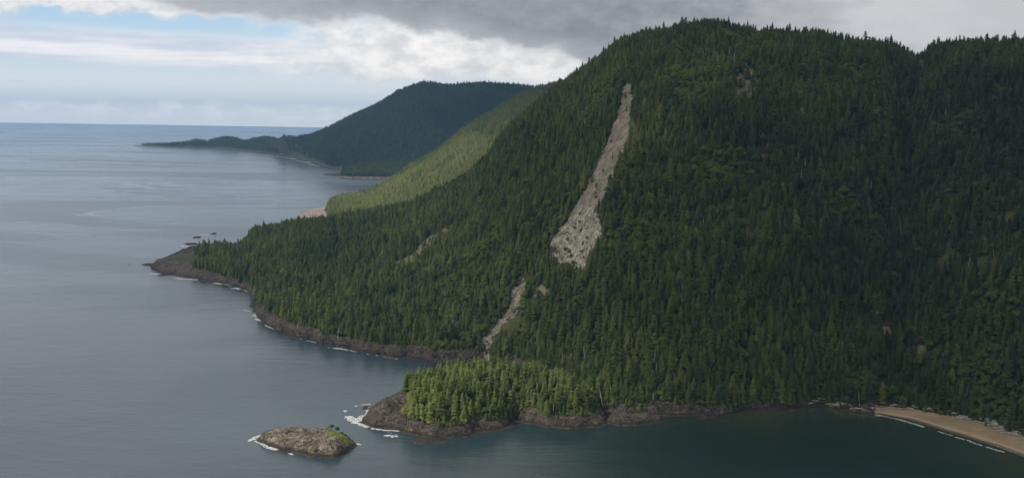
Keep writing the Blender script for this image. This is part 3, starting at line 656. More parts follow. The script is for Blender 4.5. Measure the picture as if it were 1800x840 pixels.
def leafy_crown(seed, H, blobs, n, leaf):
    r_ = random.Random(seed); V, Fc = [], []
    for _ in range(n):
        bx, by, bz, br = r_.choice(blobs)
        while True:
            p = np.array([r_.uniform(-1, 1) for _ in range(3)]); q = np.linalg.norm(p)
            if .3 < q <= 1: break
        p = p / q * (q ** .4); c = np.array([bx, by, bz]) + p * br * np.array([1, 1, .8])
        t1 = np.cross(p, [r_.uniform(-1, 1), r_.uniform(-1, 1), .5]); t1 /= np.linalg.norm(t1) + 1e-6; t2 = np.cross(p, t1) + .5 * p * r_.uniform(-1, 1)
        s = leaf * r_.uniform(.6, 1.3); i = len(V)
        V += [tuple(c + s * t1), tuple(c + s * t2 * .8), tuple(c - s * t1 * .9), tuple(c - s * t2 * .8 - [0, 0, .2 * s])]; Fc += [(i, i + 1, i + 2), (i, i + 2, i + 3)]
    return np.array(V), np.array(Fc)
def tube(pts, rad, k=6):
    V, Fc = [], []
    for a, (p, r_) in enumerate(zip(pts, rad)):
        for j in range(k):
            t = j * 2 * math.pi / k; V.append((p[0] + r_ * math.cos(t), p[1] + r_ * math.sin(t), p[2]))
    for a in range(len(pts) - 1):
        for j in range(k):
            q = a * k + j; q2 = a * k + (j + 1) % k; Fc += [(q, q2, q2 + k), (q, q2 + k, q + k)]
    return np.array(V), np.array(Fc)
def merge(parts):
    V, Fc, b_ = [], [], 0
    for v, f in parts: V.append(v); Fc.append(f + b_); b_ += len(v)
    return np.concatenate(V), np.concatenate(Fc)
def stick(p, q, r0, r1, k=4):
    p = np.array(p, float); q = np.array(q, float); d = q - p; d /= np.linalg.norm(d); a = np.cross(d, [0, 0, 1.0]) if abs(d[2]) < .9 else np.cross(d, [1.0, 0, 0]); a /= np.linalg.norm(a); b_ = np.cross(d, a)
    V = []; Fc = []
    for c, r_ in ((p, r0), (q, r1)):
        for j in range(k): t = j * 2 * math.pi / k; V.append(c + r_ * (math.cos(t) * a + math.sin(t) * b_))
    for j in range(k): j2 = (j + 1) % k; Fc += [(j, j2, j2 + k), (j, j2 + k, j + k)]
    return np.array(V), np.array(Fc)

KINDS = []   # (name, crown mesh, trunk mesh)
def add_kind(cV, cF, mat, trunk):
    KINDS.append((make_mesh('crown', cV, cF, mat), make_mesh('trunk', trunk[0], trunk[1], M_bark, smooth=True)))
add_kind(*conifer_crown(1, 23, 4.9, 19, .08, power=.68, nb=8), M_fol, tube([(0, 0, -2), (0, 0, 8), (0, 0, 22)], [.5, .4, .06]))
add_kind(*conifer_crown(2, 21, 5.8, 15, .08, .12, power=.6, nb=8), M_fol, tube([(0, 0, -2), (0, 0, 8), (0, 0, 17)], [.5, .4, .06]))
add_kind(*conifer_crown(3, 26, 4.3, 20, .22, .18, power=.55, nb=7), M_fol, tube([(0, 0, -2), (0, 0, 10), (0, 0, 25)], [.5, .38, .06]))
add_kind(*conifer_crown(4, 18, 6.0, 12, .08, .10, power=.55, droop=.5, nb=8), M_fol, tube([(0, 0, -2), (0, 0, 8), (0, 0, 17)], [.5, .4, .06]))
add_kind(*conifer_crown(5, 23, 5.0, 15, .16, .25, lean=.03, power=.5, nb=7), M_fol, tube([(0, 0, -2), (0, 0, 8), (.7, 0, 22)], [.5, .4, .06]))
add_kind(*leafy_crown(6, 14, [(0, 0, 9.5, 4), (2.6, 1, 8, 3), (-2.4, 1.4, 7.5, 3.2), (.4, -2.6, 7.4, 3.1)], 420, .75), M_leaf, tube([(0, 0, -2), (.2, .1, 5), (0, 0, 10)], [.4, .3, .1]))
add_kind(*leafy_crown(7, 20, [(0, 0, 17, 2.6), (1.6, .8, 13.5, 3.4), (-1.8, -.8, 12, 3.6), (.3, 1.6, 9, 3.6), (0, -2, 8, 3.3), (.5, .5, 20, 1.7)], 620, .7), M_fol, tube([(0, 0, -2), (0, 0, 9), (0, 0, 19)], [.5, .4, .1]))
NK = len(KINDS)

# ------------------------------------------------------------------ plants: positions
def jitter_grid(x0, x1, y0, y1, sp):
    gx, gy = np.meshgrid(np.arange(x0, x1, sp), np.arange(y0, y1, sp), indexing='ij')
    gx = gx + rng.uniform(-.48, .48, gx.shape) * sp; gy = gy + rng.uniform(-.48, .48, gy.shape) * sp
    return gx.ravel(), gy.ravel()
lim_l, lim_r = R(-28), R(37)
# main mountain
x, y = jitter_grid(-1500, 1750, 850, 3500, 6.3)
th = np.arctan2(x, y); ok = (th > th_a) & (th < lim_r); x, y, th = x[ok], y[ok], th[ok]
z, s, t, tw, be, bk, W = main_h(x, y, True)
u, v, dep = proj(x, y, z)
edge_n = fbm(x, y, 25, 201, 3)
ok = (s > np.where(be > .5, tw + 2, tw * (1 + .9 * fbm(x, y, 45, 203, 4)) + 1)) & (bk < 130) & (z > 2.5)
ok &= u + 14 * fbm(x, y, 40, 205, 3) > np.where(v < 462, 350, 338)
wu = fbm(x, y, 28, 61, 3) * 9; wv = fbm(x, y, 28, 71, 3) * 9
def in_shift(poly, sh, k=1.):
    r = np.zeros(x.shape, bool)
    for q in sh: r |= inpoly(u + wu * k, v + wv * k - q, poly)
    return r
front = bk < 0
insl = front & (in_shift(upper_slide, (0, 7, 13), .6) | in_shift(lower_slide, (0, 8, 15), .5)); ok &= ~(insl & (rng.random(x.shape) > .035))
for j_, p in enumerate(bare_patches): ok &= ~(front & in_shift(p, (0, 8)) & (rng.random(x.shape) < (.86 if j_ == 3 else .85)))
for (a0, a1, b0, b1) in ((1216, 1292, 85, 120), (1122, 1160, 68, 92), (1020, 1062, 165, 220)): ok &= ~(front & (u > a0) & (u < a1) & (v > b0) & (v < b1) & (rng.random(x.shape) < .5))
for p in (): ok &= ~(front & in_shift(p, (0, 8)) & (rng.random(x.shape) < .85))
# small canopy gaps
gap = fbm(x, y, 38, 301, 3) < -.42; ok &= ~(gap & (rng.random(x.shape) < .6))
x, y, z, s, t, th, u, v, bk, insl = (q[ok] for q in (x, y, z, s, t, th, u, v, bk, insl))
size = (.88 + .22 * fbm(x, y, 160, 401, 3)) * rng.lognormal(0, .31, x.shape)
size = np.where(t > .9, np.clip(size, .6, 1.05) * .84 * np.where(rng.random(x.shape) < .035, 1.5, 1), size); size *= np.where(s < 60, .85, 1)
size = np.clip(size * .88, .36, 1.4); size = np.where(insl, rng.uniform(.2, .5, x.shape), size)
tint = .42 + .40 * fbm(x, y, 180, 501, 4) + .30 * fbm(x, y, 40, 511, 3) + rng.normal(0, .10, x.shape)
tint -= .25 * sm(u, 1150, 1650)  # shade of the right slope put into the foliage tint
tint += .12 * np.exp(-((u - 985) / 130) ** 2 - ((v - 610) / 60) ** 2) + .12 * np.exp(-((u - 760) / 130) ** 2 - ((v - 470) / 70) ** 2)  # two soft sunlit patches painted into the foliage tint
lk = np.array([.20, .23, .10, .18, .10, .03, .16]); kind = rng.choice(NK, x.shape, p=lk)
alder = (fbm(x, y, 95, 601, 3) > .36) | (np.hypot((u - 1270) / 70, (v - 300) / 45) < .8) | ((s < 45) & (u > 1480) & (fbm(x, y, 40, 602, 2) > .1))
kind = np.where(alder & (rng.random(x.shape) < .7), 5, kind); tint = np.where(kind == 5, tint + .18, tint)
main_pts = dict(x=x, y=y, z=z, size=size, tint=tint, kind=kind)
tw_keep = None
# wooded islet
x, y = jitter_grid(B_wood[0], B_wood[1], B_wood[2], B_wood[3], 7.2)
z, sd = H_wood(x, y, True); u, v, dep = proj(x, y, z)
ok = (sd > 14 + 5 * fbm(x, y, 18, 771, 3)) & (u > 716 + 8 * fbm(x, y, 12, 78, 2)); x, y, z, u, sd = x[ok], y[ok], z[ok], u[ok], sd[ok]
size = np.clip(rng.lognormal(-.08, .15, x.shape), .6, 1.2) * np.clip(.62 + sd / 60, .6, 1.0)
tint = np.clip(.62 + .5 * fbm(x, y, 26, 521, 3) + rng.normal(0, .10, x.shape), .2, 1.0)
kind = rng.choice(NK, x.shape, p=[.27, .25, .10, .16, .08, .04, .10])
isl = dict(x=x, y=y, z=z, size=size, tint=tint, kind=kind)

# scrub along the edge of both woods
x, y = jitter_grid(B_wood[0], B_wood[1], B_wood[2], B_wood[3], 3.4); z, sd = H_wood(x, y, True); u, v, dep = proj(x, y, z)
ok = (sd > 9 + 4 * fbm(x, y, 18, 771, 3)) & (sd < 24) & (u > 712) & (rng.random(x.shape) < .6); x, y, z = x[ok], y[ok], z[ok]
scr1 = dict(x=x, y=y, z=z, size=rng.uniform(.16, .42, x.shape), tint=rng.uniform(.2, .75, x.shape), kind=rng.choice([1, 3, 5, 6], x.shape))
x, y = jitter_grid(-1100, 900, 1100, 2500, 3.6); th = np.arctan2(x, y); ok = (th > TH_TIP) & (th < lim_r); x, y = x[ok], y[ok]
z, s, t, tw, be, bk, W = main_h(x, y, True); u, v, dep = proj(x, y, z)
q = tw * (1 + .9 * fbm(x, y, 45, 203, 4)); q = np.where(be > .5, tw - 3, q * .78); ok = (s > q) & (s < q + np.where(be > .5, 14, 20)) & (z > 2.2) & (rng.random(x.shape) < .5); x, y, z = x[ok], y[ok], z[ok]
scr2 = dict(x=x, y=y, z=z, size=rng.uniform(.16, .5, x.shape), tint=rng.uniform(.1, .65, x.shape), kind=rng.choice([1, 3, 5, 6], x.shape))
allp = {k: np.concatenate([main_pts[k], isl[k]]) for k in main_pts}
on_isl = np.concatenate([np.zeros(len(main_pts['x']), bool), np.ones(len(isl['x']), bool)])
pu, pv, pd = proj(allp['x'], allp['y'], allp['z'] + 15 * allp['size'])
height = np.array([23, 21, 26, 18, 23, 14, 21])[allp['kind']] * allp['size']
show = height / pd; show[(pu < 4) | (pu > 1796) | (pv < 0) | (pv > 836)] = -1
# of the islet and of the front rows along the shore, the largest in view
back_hidden = ~on_isl & (pu > 740) & (pu < 1060) & (pv > 640); show[back_hidden] = -1
order = np.argsort(-show)[:300]
indiv = np.zeros(len(show), bool); indiv[order] = True

def spawn(name, km, loc, rz, scl, tint):
    root = bpy.data.objects.new(name, None); COL.objects.link(root)
    root.location = loc; root.rotation_euler = (0, 0, rz); root.scale = scl
    for nm, me_ in zip(('crown', 'trunk'), km):
        c = bpy.data.objects.new(nm, me_); COL.objects.link(c); c.parent = root; c['tint'] = float(tint)
    return root
PROTO = {}
TREES = []
ids = np.where(indiv)[0]
for i in ids:
    k = int(allp['kind'][i]); sc = float(allp['size'][i]); w = sc * random.uniform(.9, 1.12)
    nm = 'broadleaf_tree' if k == 5 else 'conifer_tree'
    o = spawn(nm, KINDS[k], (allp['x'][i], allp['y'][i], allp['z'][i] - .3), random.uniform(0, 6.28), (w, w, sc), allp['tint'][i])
    TREES.append((o, i)); PROTO.setdefault(k, o)

# labels: where the tree stands and how it looks beside its neighbours
def label_trees():
    zones = {}
    for o, i in TREES:
        U_, V_ = pu[i], pv[i]
        if on_isl[i]:
            z_ = ('by the bare rock tip of' if U_ < 770 else 'on the left half of' if U_ < 890 else 'on the middle of' if U_ < 960 else 'on the right half of' if U_ < 1020 else 'at the right end of') + ' the wooded islet'
        elif U_ < 1165: z_ = 'on the shore behind the rounded bare rock'
        elif U_ < 1310: z_ = 'above the dark rock shelf right of the islet'
        elif U_ < 1440: z_ = 'above the thin shore left of the beach driftwood'
        elif U_ < 1560: z_ = 'behind the driftwood point at the beach end'
        elif U_ < 1680: z_ = 'behind the near end of the sand beach'
        else: z_ = 'behind the wide part of the sand beach'
        zones.setdefault(z_, []).append((o, i))
    for z_, L in zones.items():
        L.sort(key=lambda q: pu[q[1]])
        hs = sorted(height[i] for _, i in L)
        for n, (o, i) in enumerate(L):
            k = allp['kind'][i]; q = sum(h < height[i] for h in hs) / len(hs)
            shape = {0: 'narrow pointed', 1: 'full pointed', 2: 'high crowned slim', 3: 'broad drooping', 4: 'ragged leaning', 5: 'rounded leafy', 6: 'dense rounded'}[int(k)]
            hue = 'dark' if allp['tint'][i] < .35 else 'mid green' if allp['tint'][i] < .6 else 'bright green' if allp['tint'][i] < .85 else 'yellow green'
            size_ = 'tall' if q > .66 else 'middling' if q > .33 else 'short'
            tag(o, f"{size_} {shape} {hue} {'tree' if k == 5 else 'conifer'} {z_}", 'tree', 'trees standing ' + z_)
label_trees()

# the rest of each wood as one mass of instanced trees
def forest(name, pts, label, kinds, sc_mul=1.0):
    n = len(pts['x']); me_ = bpy.data.meshes.new(name); me_.vertices.add(n)
    me_.vertices.foreach_set('co', np.stack([pts['x'], pts['y'], pts['z'] - .3], -1).astype(np.float32).ravel())
    a = me_.attributes.new('k', 'INT', 'POINT'); a.data.foreach_set('value', pts['kind'].astype(np.int32))
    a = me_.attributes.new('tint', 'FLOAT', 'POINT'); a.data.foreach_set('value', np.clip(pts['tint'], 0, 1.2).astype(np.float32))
    rot = np.zeros((n, 3), np.float32); rot[:, 2] = rng.uniform(0, 6.28, n); rot[:, 0] = rng.normal(0, .03, n); rot[:, 1] = rng.normal(0, .03, n)
    a = me_.attributes.new('rot', 'FLOAT_VECTOR', 'POINT'); a.data.foreach_set('vector', rot.ravel())
    w = pts['size'] * rng.uniform(.88, 1.15, n) * sc_mul; sc = np.stack([w, w, pts['size'] * sc_mul], -1).astype(np.float32)
    a = me_.attributes.new('scl', 'FLOAT_VECTOR', 'POINT'); a.data.foreach_set('vector', sc.ravel())
    o = add_obj(name, me_); tag(o, label, 'forest', kind='stuff')
    ng = bpy.data.node_groups.new(name, 'GeometryNodeTree')
    ng.interface.new_socket('Geometry', in_out='INPUT', socket_type='NodeSocketGeometry'); ng.interface.new_socket('Geometry', in_out='OUTPUT', socket_type='NodeSocketGeometry')
    gi = ng.nodes.new('NodeGroupInput'); go = ng.nodes.new('NodeGroupOutput'); J = ng.nodes.new('GeometryNodeJoinGeometry')
    def na(nm, ty):
        q = ng.nodes.new('GeometryNodeInputNamedAttribute'); q.data_type = ty; q.inputs['Name'].default_value = nm; return q.outputs['Attribute']
    ka, ra, sa_ = na('k', 'INT'), na('rot', 'FLOAT_VECTOR'), na('scl', 'FLOAT_VECTOR')
    e2r = ng.nodes.new('FunctionNodeEulerToRotation'); ng.links.new(ra, e2r.inputs[0])
    for k in kinds:
        src = PROTO[k]; jj = ng.nodes.new('GeometryNodeJoinGeometry')
        for ch in src.children:
            oi = ng.nodes.new('GeometryNodeObjectInfo'); oi.transform_space = 'ORIGINAL'; oi.inputs['Object'].default_value = ch
            ng.links.new(oi.outputs['Geometry'], jj.inputs[0])
        g2i = ng.nodes.new('GeometryNodeGeometryToInstance'); ng.links.new(jj.outputs[0], g2i.inputs[0])
        cmp = ng.nodes.new('FunctionNodeCompare'); cmp.data_type = 'INT'; cmp.operation = 'EQUAL'; ng.links.new(ka, cmp.inputs['A']) if False else ng.links.new(ka, cmp.inputs[2]); cmp.inputs[3].default_value = k
        iop = ng.nodes.new('GeometryNodeInstanceOnPoints')
        ng.links.new(gi.outputs[0], iop.inputs['Points']); ng.links.new(cmp.outputs[0], iop.inputs['Selection']); ng.links.new(g2i.outputs[0], iop.inputs['Instance'])
        ng.links.new(e2r.outputs[0], iop.inputs['Rotation']); ng.links.new(sa_, iop.inputs['Scale']); ng.links.new(iop.outputs[0], J.inputs[0])
    ng.links.new(J.outputs[0], go.inputs[0])
    md = o.modifiers.new('trees', 'NODES'); md.node_group = ng
    return o
for k in range(NK):
    if k not in PROTO:
        i = int(np.where((allp['kind'] == k) & ~indiv & (show > 0))[0][0])
        indiv[i] = True; o = spawn('conifer_tree', KINDS[k], (allp['x'][i], allp['y'][i], allp['z'][i]), 0, (1, 1, 1), .5)
        tag(o, 'conifer in the wood above the shore', 'tree', 'trees in the wood above the shore'); PROTO[k] = o
rest = {k: np.concatenate([q[~indiv], scr1[k], scr2[k]]) for k, q in allp.items()}
forest('conifer_forest', rest, 'dense conifer forest covering the steep mountainside', range(NK))

# middle hillside
x, y = jitter_grid(-1600, 700, 3400, 5900, 9.0); th = np.arctan2(x, y)
ok = (th > B_mid[0]) & (th < min(B_mid[1], R(4))); x, y, th = x[ok], y[ok], th[ok]
z, s, t, bk, zr = H_mid(x, y, True)
ok = (s > 42) & (z > 2.5) & (bk < 130) & (th > theta_of(576, 360)[0] + .004 * fbm(x, y, 60, 88, 3)); x, y, z, t = x[ok], y[ok], z[ok], t[ok]
uu, vv, _ = proj(x, y, z); rockp = inpoly(uu, vv, [(818, 232), (850, 224), (872, 232), (866, 242), (824, 244)]); q = ~(rockp & (rng.random(x.shape) < .7)); x, y, z, t = x[q], y[q], z[q], t[q]
mid_pts = dict(x=x, y=y, z=z, size=np.clip(rng.lognormal(-.08, .2, x.shape), .45, 1.3), tint=np.clip(1.0 + .7 * fbm(x, y, 200, 801, 4) + .2 * (1 - t), .2, 1.2), kind=rng.choice([0, 1, 3, 6, 5], x.shape, p=[.20, .25, .22, .17, .16]))  # tint raised and mottled, part of the slope's sunlight put into colour
forest('hillside_forest', mid_pts, 'sunlit light green forest on the hillside beyond the main mountain', (0, 1, 3, 5, 6), 1.12)
# far mountain, headland, peninsula
parts = []
for (Hf, Bf, sp, smin) in ((H_far, B_far, 17, 60), (H_knob, B_knob, 12, 24), (H_pen, B_pen, 20, 70)):
    t0, t1, d0, d1 = Bf; t1 = min(t1, R(2.5)) if Hf is H_far else t1
    x, y = jitter_grid(d1 * math.sin(min(t0, 0)), max(d1 * math.sin(t1), 0), d0 * math.cos(t0) * .98, d1, sp); th = np.arctan2(x, y); d = np.hypot(x, y)
    ok = (th > t0) & (th < t1) & (d < d1); x, y = x[ok], y[ok]; z, s, t, bk, zr = Hf(x, y, True)
    ok = (s > smin) & (z > 6) & (bk < 150); x, y, z = x[ok], y[ok], z[ok]
    f_ = sp / 12.; parts.append(dict(x=x, y=y, z=z, size=np.clip(rng.lognormal(0, .22, x.shape), .5, 1.5) * (1 + .12 * (f_ - 1)), tint=np.clip((.16 if Hf is H_far else .42) + .3 * fbm(x, y, 500, 901, 4), 0, 1), kind=rng.choice([0, 1, 3, 6], x.shape, p=[.2, .3, .25, .25])))
far_pts = {k: np.concatenate([p[k] for p in parts]) for k in parts[0]}
forest('far_forest', far_pts, 'hazy blue forest on the far mountain and peninsula', (0, 1, 3, 6), 1.15)
print('TREES', len(rest['x']), len(mid_pts['x']), len(far_pts['x']))

# two small trees and shrubs on the rocky islet
for j, (uu_, vv_, sc, lab) in enumerate([(583, 757, .55, 'left one of the two small dark trees on the rocky islet'), (593, 758, .52, 'right one of the two small dark trees on the rocky islet')]):
    x_, y_ = pt(uu_, vv_ + 18); z_ = float(H_bare(np.array([x_]), np.array([y_]))[0])
    tag(spawn('windswept_tree', KINDS[5], (x_, y_, z_ - .2), j * 2., (sc, sc, sc), 0.0), lab, 'tree')
bush = make_mesh('bush', *leafy_crown(77, 2, [(0, 0, .6, 1.3), (1, .4, .4, 1)], 160, .35), M_leaf)
for j, (uu_, vv_) in enumerate([(600, 774), (606, 778), (611, 784), (615, 789)]):
    x_, y_ = pt(uu_, vv_); z_ = float(H_bare(np.array([x_]), np.array([y_]))[0]); o = add_obj('bush', bush); o.location = (x_, y_, z_); o.scale = (1.3, 1.3, 1.2); o['tint'] = .1
    tag(o, ('low bush nearest the two trees on the rocky islet', 'second low bush down from the two islet trees', 'third low bush down the islet grass edge', 'low bush nearest the right end of the rocky islet')[j], 'bush', 'bushes on the rocky islet')

# ------------------------------------------------------------------ standing dead trees
def snag(seed, H):
    r_ = random.Random(seed); P = [tube([(0, 0, -2), (.1, 0, H * .5), (.3, .1, H)], [.42, .3, .08], 5)]
    for _ in range(9):
        h_ = H * r_.uniform(.35, .95); a = r_.uniform(0, 6.28); L = r_.uniform(.8, 2.4) * (1.25 - h_ / H)
        P.append(stick((.1, 0, h_), (.1 + L * math.cos(a), L * math.sin(a), h_ + r_.uniform(-.5, .4)), .1, .03, 3))
    return make_mesh('dead_tree', *merge(P), M_dead)
SN = [snag(1, 17), snag(2, 13), snag(3, 20)]
spots = []
def cluster(n, u0, u1, v0, v1, lab):
    for _ in range(n): spots.append((random.uniform(u0, u1), random.uniform(v0, v1), lab))
cluster(46, 1216, 1292, 82, 108, 'bleached dead tree in the grey band near the mountain top')
cluster(12, 1122, 1160, 66, 86, 'grey dead tree under the left shoulder of the summit')
cluster(20, 1020, 1062, 165, 215, 'grey dead tree left of the top of the landslide')
cluster(14, 1380, 1420, 62, 90, 'pale dead tree just under the notched ridge')
cluster(12, 1176, 1200, 486, 530, 'pale dead tree right of the landslide foot')
cluster(10, 1400, 1425, 240, 310, 'pale dead tree on the dark right slope')
cluster(20, 980, 1180, 600, 705, 'pale bare trunk in the wood behind the islet')
cluster(20, 1200, 1560, 560, 700, 'pale bare trunk in the lower slope above the bay')
cluster(55, 520, 900, 300, 600, 'thin grey dead tree on the left slope above the headland')
cluster(60, 1100, 1790, 120, 560, 'lone grey dead tree among green trees on the big slope')
su = np.array([s_[0] for s_ in spots]); sv = np.array([s_[1] for s_ in spots]); sx_, sy_, sz_ = raymain(su, sv + 14)
for j, (u_, v_, lab) in enumerate(spots):
    if not np.isfinite(sx_[j]) or sz_[j] < 4: continue
    o = add_obj('dead_tree', SN[j % 3]); o.location = (sx_[j], sy_[j], sz_[j]); o.rotation_euler = (random.gauss(0, .09), random.gauss(0, .09), random.uniform(0, 6.28))
    s_ = random.uniform(.6, 1.12) * (.85 if u_ > 1100 and v_ > 120 else 1); o.scale = (s_ * 1.3, s_ * 1.3, s_); tag(o, lab, 'dead tree', 'dead trees: ' + lab)
for j, i in enumerate(rng.choice(len(isl['x']), 9, replace=False)):
    o = add_obj('dead_tree', SN[j % 3]); o.location = (isl['x'][i] + 3, isl['y'][i] - 3, isl['z'][i] - 1); o.scale = (1, 1, random.uniform(1.0, 1.25))
    tag(o, 'pale dead trunk among the bright trees of the wooded islet', 'dead tree', 'dead trees on the wooded islet')

# ------------------------------------------------------------------ logs and boulders
def log_mesh(seed, L):
    r_ = random.Random(seed); P = [stick((-L / 2, 0, .45), (L * .1, r_.uniform(-.3, .3), .5), .55, .45, 7), stick((L * .1, 0, .5), (L / 2, r_.uniform(-.4, .4), .4), .45, .2, 7)]
    for _ in range(4): a = r_.uniform(0, 6.28); P.append(stick((-L / 2, 0, .5), (-L / 2 - r_.uniform(.3, 1), 1.2 * math.cos(a), .5 + 1.1 * math.sin(a)), .2, .05, 3))
    return make_mesh('driftwood_log', *merge(P), M_drift)
LG = [log_mesh(i, L) for i, L in enumerate((14, 9, 18, 7))]
drift = [(1425, 714), (1442, 708), (1458, 714), (1480, 716), (1500, 721), (1530, 722), (1560, 716), (1590, 714), (1620, 716), (1650, 721), (1672, 726), (1700, 735), (1730, 741), (1762, 752), (1790, 763), (1800, 768)]
cu = np.array([q[0] for q in drift]); cv = np.array([q[1] for q in drift])
N_LOG = 190
lu = np.array([(random.uniform(1560, 1799) if j % 4 else random.uniform(1425, 1560)) if j % 3 else random.uniform(1735, 1799) for j in range(N_LOG)])
lv = np.interp(lu, cu, cv) + rng.normal(1.5, 1.8, N_LOG) * np.where(lu > 1740, 1.3, 1)
LX, LY, LZ = raymain(lu, lv); GX, GY, _ = raymain(lu + 12, np.interp(lu + 12, cu, cv) + 1.5)
for j in range(N_LOG):
    u_ = lu[j]
    if not np.isfinite(LX[j]) or LZ[j] < .2: continue
    ang = math.atan2(GY[j] - LY[j], GX[j] - LX[j]) if np.isfinite(GX[j]) else 0
    o = add_obj('driftwood_log', LG[j % 4]); o.scale = (.85, .85, .85); o.location = (LX[j], LY[j], LZ[j] + random.uniform(0, .7)); o.rotation_euler = (0, random.gauss(0, .04), ang + random.gauss(0, .35))
    where = 'rocky point left of the beach' if u_ < 1535 else 'upper left edge of the sand beach' if u_ < 1620 else 'upper middle edge of the sand beach' if u_ < 1730 else 'driftwood heap at the right end of the beach'
    tag(o, ('long ', 'short ', 'longest ', 'stubby ')[j % 4] + 'bleached driftwood log on the ' + where, 'driftwood', 'driftwood on the ' + where)
def boulder(seed):
    r_ = random.Random(seed); import bmesh
    bm = bmesh.new(); bmesh.ops.create_icosphere(bm, subdivisions=2, radius=1)
    for v_ in bm.verts:
        k_ = 1 + .28 * math.sin(v_.co.x * 3 + seed) + .22 * math.sin(v_.co.y * 4.3 + seed * 2) + r_.uniform(-.1, .1); v_.co *= k_; v_.co.z *= .75
    me_ = bpy.data.meshes.new('boulder'); bm.to_mesh(me_); bm.free(); me_.materials.append(M_slide); return me_
BO = [boulder(i) for i in range(4)]
bsp = []
for j in range(120):
    if j < 78: u_, v_ = random.uniform(965, 1060), random.uniform(385, 470); P_ = upper_slide; lab = 'pale boulder on the wide foot of the upper landslide'
    elif j < 96: u_, v_ = random.uniform(1000, 1105), random.uniform(170, 385); P_ = upper_slide; lab = 'pale boulder in the narrow upper run of the landslide'
    else: u_, v_ = random.uniform(850, 925), random.uniform(485, 640); P_ = lower_slide; lab = 'pale boulder in the lower landslide gully'
    if not inpoly(np.array([u_]), np.array([v_]), P_)[0]: continue
    bsp.append((u_, v_, lab))
BX, BY, BZ = raymain([q[0] for q in bsp], [q[1] for q in bsp])
for j, (x_, y_, z_) in enumerate(zip(BX, BY, BZ)):
    lab = bsp[j][2]; o = add_obj('boulder', BO[j % 4]); s_ = random.uniform(1.2, 3.6); o.location = (x_, y_, z_ + .3); o.scale = (s_ * 1.3, s_, s_); o.rotation_euler = (random.uniform(-.4, .4), 0, random.uniform(0, 6)); tag(o, lab, 'boulder', 'boulders: ' + lab)

FL = [log_mesh(20 + i, L) for i, L in enumerate((16, 11, 20))]
fu = np.array([random.uniform(965, 1105) if j < 60 else random.uniform(850, 925) for j in range(80)]); fv = np.array([random.uniform(170, 470) if j < 60 else random.uniform(485, 645) for j in range(80)])
okf = inpoly(fu, fv, upper_slide) | inpoly(fu, fv, lower_slide); fu, fv = fu[okf], fv[okf]; FX, FY, FZ = raymain(fu, fv)
for j in range(len(fu)):
    o = add_obj('fallen_trunk', FL[j % 3]); o.location = (FX[j], FY[j], FZ[j] + .4); o.rotation_euler = (0, R(-22) + random.gauss(0, .1), R(72) + random.gauss(0, .5)); o.scale = (.8, .9, .9)
    lab = 'bleached trunk fallen in the ' + ('narrow upper landslide' if fv[j] < 340 else 'wide foot of the landslide' if fv[j] < 478 else 'lower landslide gully'); tag(o, lab, 'fallen trunk', 'fallen: ' + lab)

# ------------------------------------------------------------------ unseen overhead cloud, shaped to shade the mountain and leave sunlit gaps
HC = 2300.
gxs = np.arange(-3600, 3000, 60.); gys = np.arange(200, 11500, 60.)
A, B = np.meshgrid(gxs, gys, indexing='ij')
W1 = fbm(A, B, 700, 1001, 4)
# the ground it shades
dens = np.ones(A.shape)
thg = np.arctan2(A, B); dg = np.hypot(A, B)
dens *= sm(A + .25 * B, -1500 + 0, -300)                  # open sea is free
hole = lambda cx, cy, rx, ry, rot=0: np.exp(-((((A - cx) * math.cos(rot) + (B - cy) * math.sin(rot)) / rx) ** 2 + ((-(A - cx) * math.sin(rot) + (B - cy) * math.cos(rot)) / ry) ** 2) ** 2)
dens *= 1 - hole(-450, 4350, 950, 720)                    # sunlit hillside
dens *= 1 - hole(-30, 1275, 250, 150)                       # wooded islet
dens *= 1 - hole(-230, 1120, 230, 130)                     # rocky islet
thick = .56 + .29 * sm(A, -250, 600) + .12 * sm(B, 5600, 6300) - .16 * hole(60, 1650, 160, 110) - .22 * hole(-260, 1950, 220, 260) + .30 * fbm(A, B, 420, 1055, 3)              # thinner over the left slope
dens = np.where(B > 5600, np.maximum(dens, sm(B, 5600, 6300) * sm(A + 3600, 0, 500)), dens)
dens = np.clip(dens + .12 * W1 * (dens > .02) * (dens < .98), 0, 1)
trans = 1 - dens * np.clip(thick, 0, .97)
vap = 1 - np.sqrt(trans)
Lh = Ldir / Ldir[2]
zc = HC + 90 * W1; up = 120 * dens * (1.2 + W1)
def deckmesh(zz, off):
    Xc = A + Lh[0] * zz; Yc = B + Lh[1] * zz
    return np.stack([Xc, Yc, zz + off], -1).reshape(-1, 3)
FCc = grid_faces(*A.shape); kf = dens.ravel()[FCc].max(1) > .02
mt = bpy.data.materials.new('cloud vapour'); mt.use_nodes = True; nt = mt.node_tree
for n in list(nt.nodes): nt.nodes.remove(n)
out = nt.nodes.new('ShaderNodeOutputMaterial'); tl = nt.nodes.new('ShaderNodeBsdfTranslucent'); df = nt.nodes.new('ShaderNodeBsdfDiffuse'); tp = nt.nodes.new('ShaderNodeBsdfTransparent')
tl.inputs[0].default_value = (.9, .9, .9, 1); df.inputs[0].default_value = (.9, .9, .9, 1)
m1 = nt.nodes.new('ShaderNodeMixShader'); m1.inputs[0].default_value = .5; nt.links.new(tl.outputs[0], m1.inputs[1]); nt.links.new(df.outputs[0], m1.inputs[2])
m2 = nt.nodes.new('ShaderNodeMixShader'); nt.links.new(attr(nt, 'vapour').v, m2.inputs[0]); nt.links.new(tp.outputs[0], m2.inputs[1]); nt.links.new(m1.outputs[0], m2.inputs[2]); nt.links.new(m2.outputs[0], out.inputs[0])
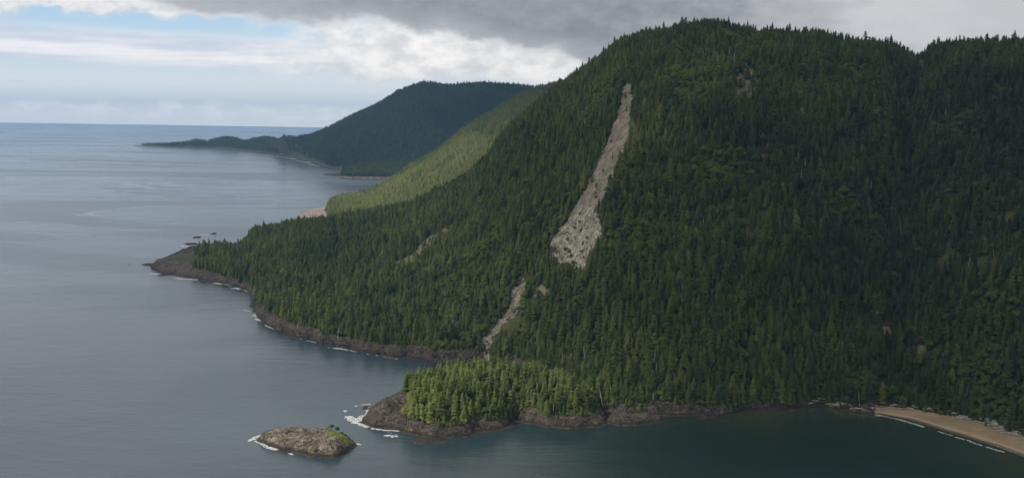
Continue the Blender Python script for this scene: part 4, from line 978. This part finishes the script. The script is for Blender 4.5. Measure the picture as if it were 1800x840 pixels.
# closed body: puffy top and a flatter underside; light meets both faces
topv = deckmesh(zc, up); botv = deckmesh(zc, -.35 * up)
idx_f = FCc[kf]; nV = len(topv)
me = make_mesh('shading_cloud', np.concatenate([topv, botv]), np.concatenate([idx_f, idx_f[:, ::-1] + nV]), mt, {'vapour': np.concatenate([vap.ravel(), vap.ravel()])}, True)
tag(add_obj('shading_cloud', me), 'unseen overhead cloud bank shaped to shade the mountain', 'shading_cloud', kind='stuff')

# ------------------------------------------------------------------ haze
import bmesh
bm = bmesh.new(); bmesh.ops.create_cube(bm, size=1)
for v_ in bm.verts: v_.co.x *= 66400; v_.co.y *= 66400; v_.co.z = -9 if v_.co.z < 0 else 700
me = bpy.data.meshes.new('haze'); bm.to_mesh(me); bm.free()
mt = bpy.data.materials.new('haze air'); mt.use_nodes = True; nt = mt.node_tree; nt.nodes.remove(nt.nodes['Principled BSDF'])
pv_ = nt.nodes.new('ShaderNodeVolumePrincipled'); pv_.inputs['Color'].default_value = (.27, .54, .95, 1); pv_.inputs['Density'].default_value = .000033; pv_.inputs['Anisotropy'].default_value = .1
nt.links.new(pv_.outputs[0], nt.nodes['Material Output'].inputs['Volume']); me.materials.append(mt)
tag(add_obj('haze', me), 'thin blue haze over sea and mountains', 'haze', kind='stuff')

# ------------------------------------------------------------------ labels: where several would share one, add what tells them apart
def tell_apart():
    import collections
    ORD = 'second third fourth fifth sixth seventh eighth ninth tenth eleventh twelfth thirteenth fourteenth fifteenth sixteenth seventeenth eighteenth nineteenth twentieth'.split()
    L = collections.defaultdict(list)
    for o in scene.objects:
        if o.parent is None and o.get('group') and o.get('label'): L[o['label']].append(o)
    def uv(o):
        a, b_, _ = proj(np.array([o.location.x]), np.array([o.location.y]), np.array([o.location.z])); return float(a[0]), float(b_[0])
    def split(os_, lab):
        if len(os_) == 1: os_[0]['label'] = lab; return
        if len(os_) > 10:
            h = sorted(os_, key=lambda o: uv(o)[1]); n = len(h); r_ = math.ceil(n / 11); c = math.ceil(n / r_)
            for k in range(r_):
                w = 'topmost' if k == 0 else 'lowest' if k == r_ - 1 else 'middle' if r_ == 3 else ORD[k - 1] + ' down'
                order(h[k * c:(k + 1) * c], lab, w + ' row,')
        else: order(os_, lab, '')
    def order(os_, lab, tail):
        os_ = sorted(os_, key=lambda o: uv(o)[0]); n = len(os_)
        for k, o in enumerate(os_):
            w = 'leftmost' if k == 0 else 'rightmost' if k == n - 1 else (ORD[k - 1] + ' from left') if k < n / 2 + .5 else (ORD[n - k - 2] + ' from right')
            if n == 1: w = 'single'
            t_ = f"{tail} {w} {lab}"; o['label'] = ' '.join(t_.split()[:16])
    for lab, os_ in L.items():
        if len(os_) > 1: split(os_, lab)
tell_apart()
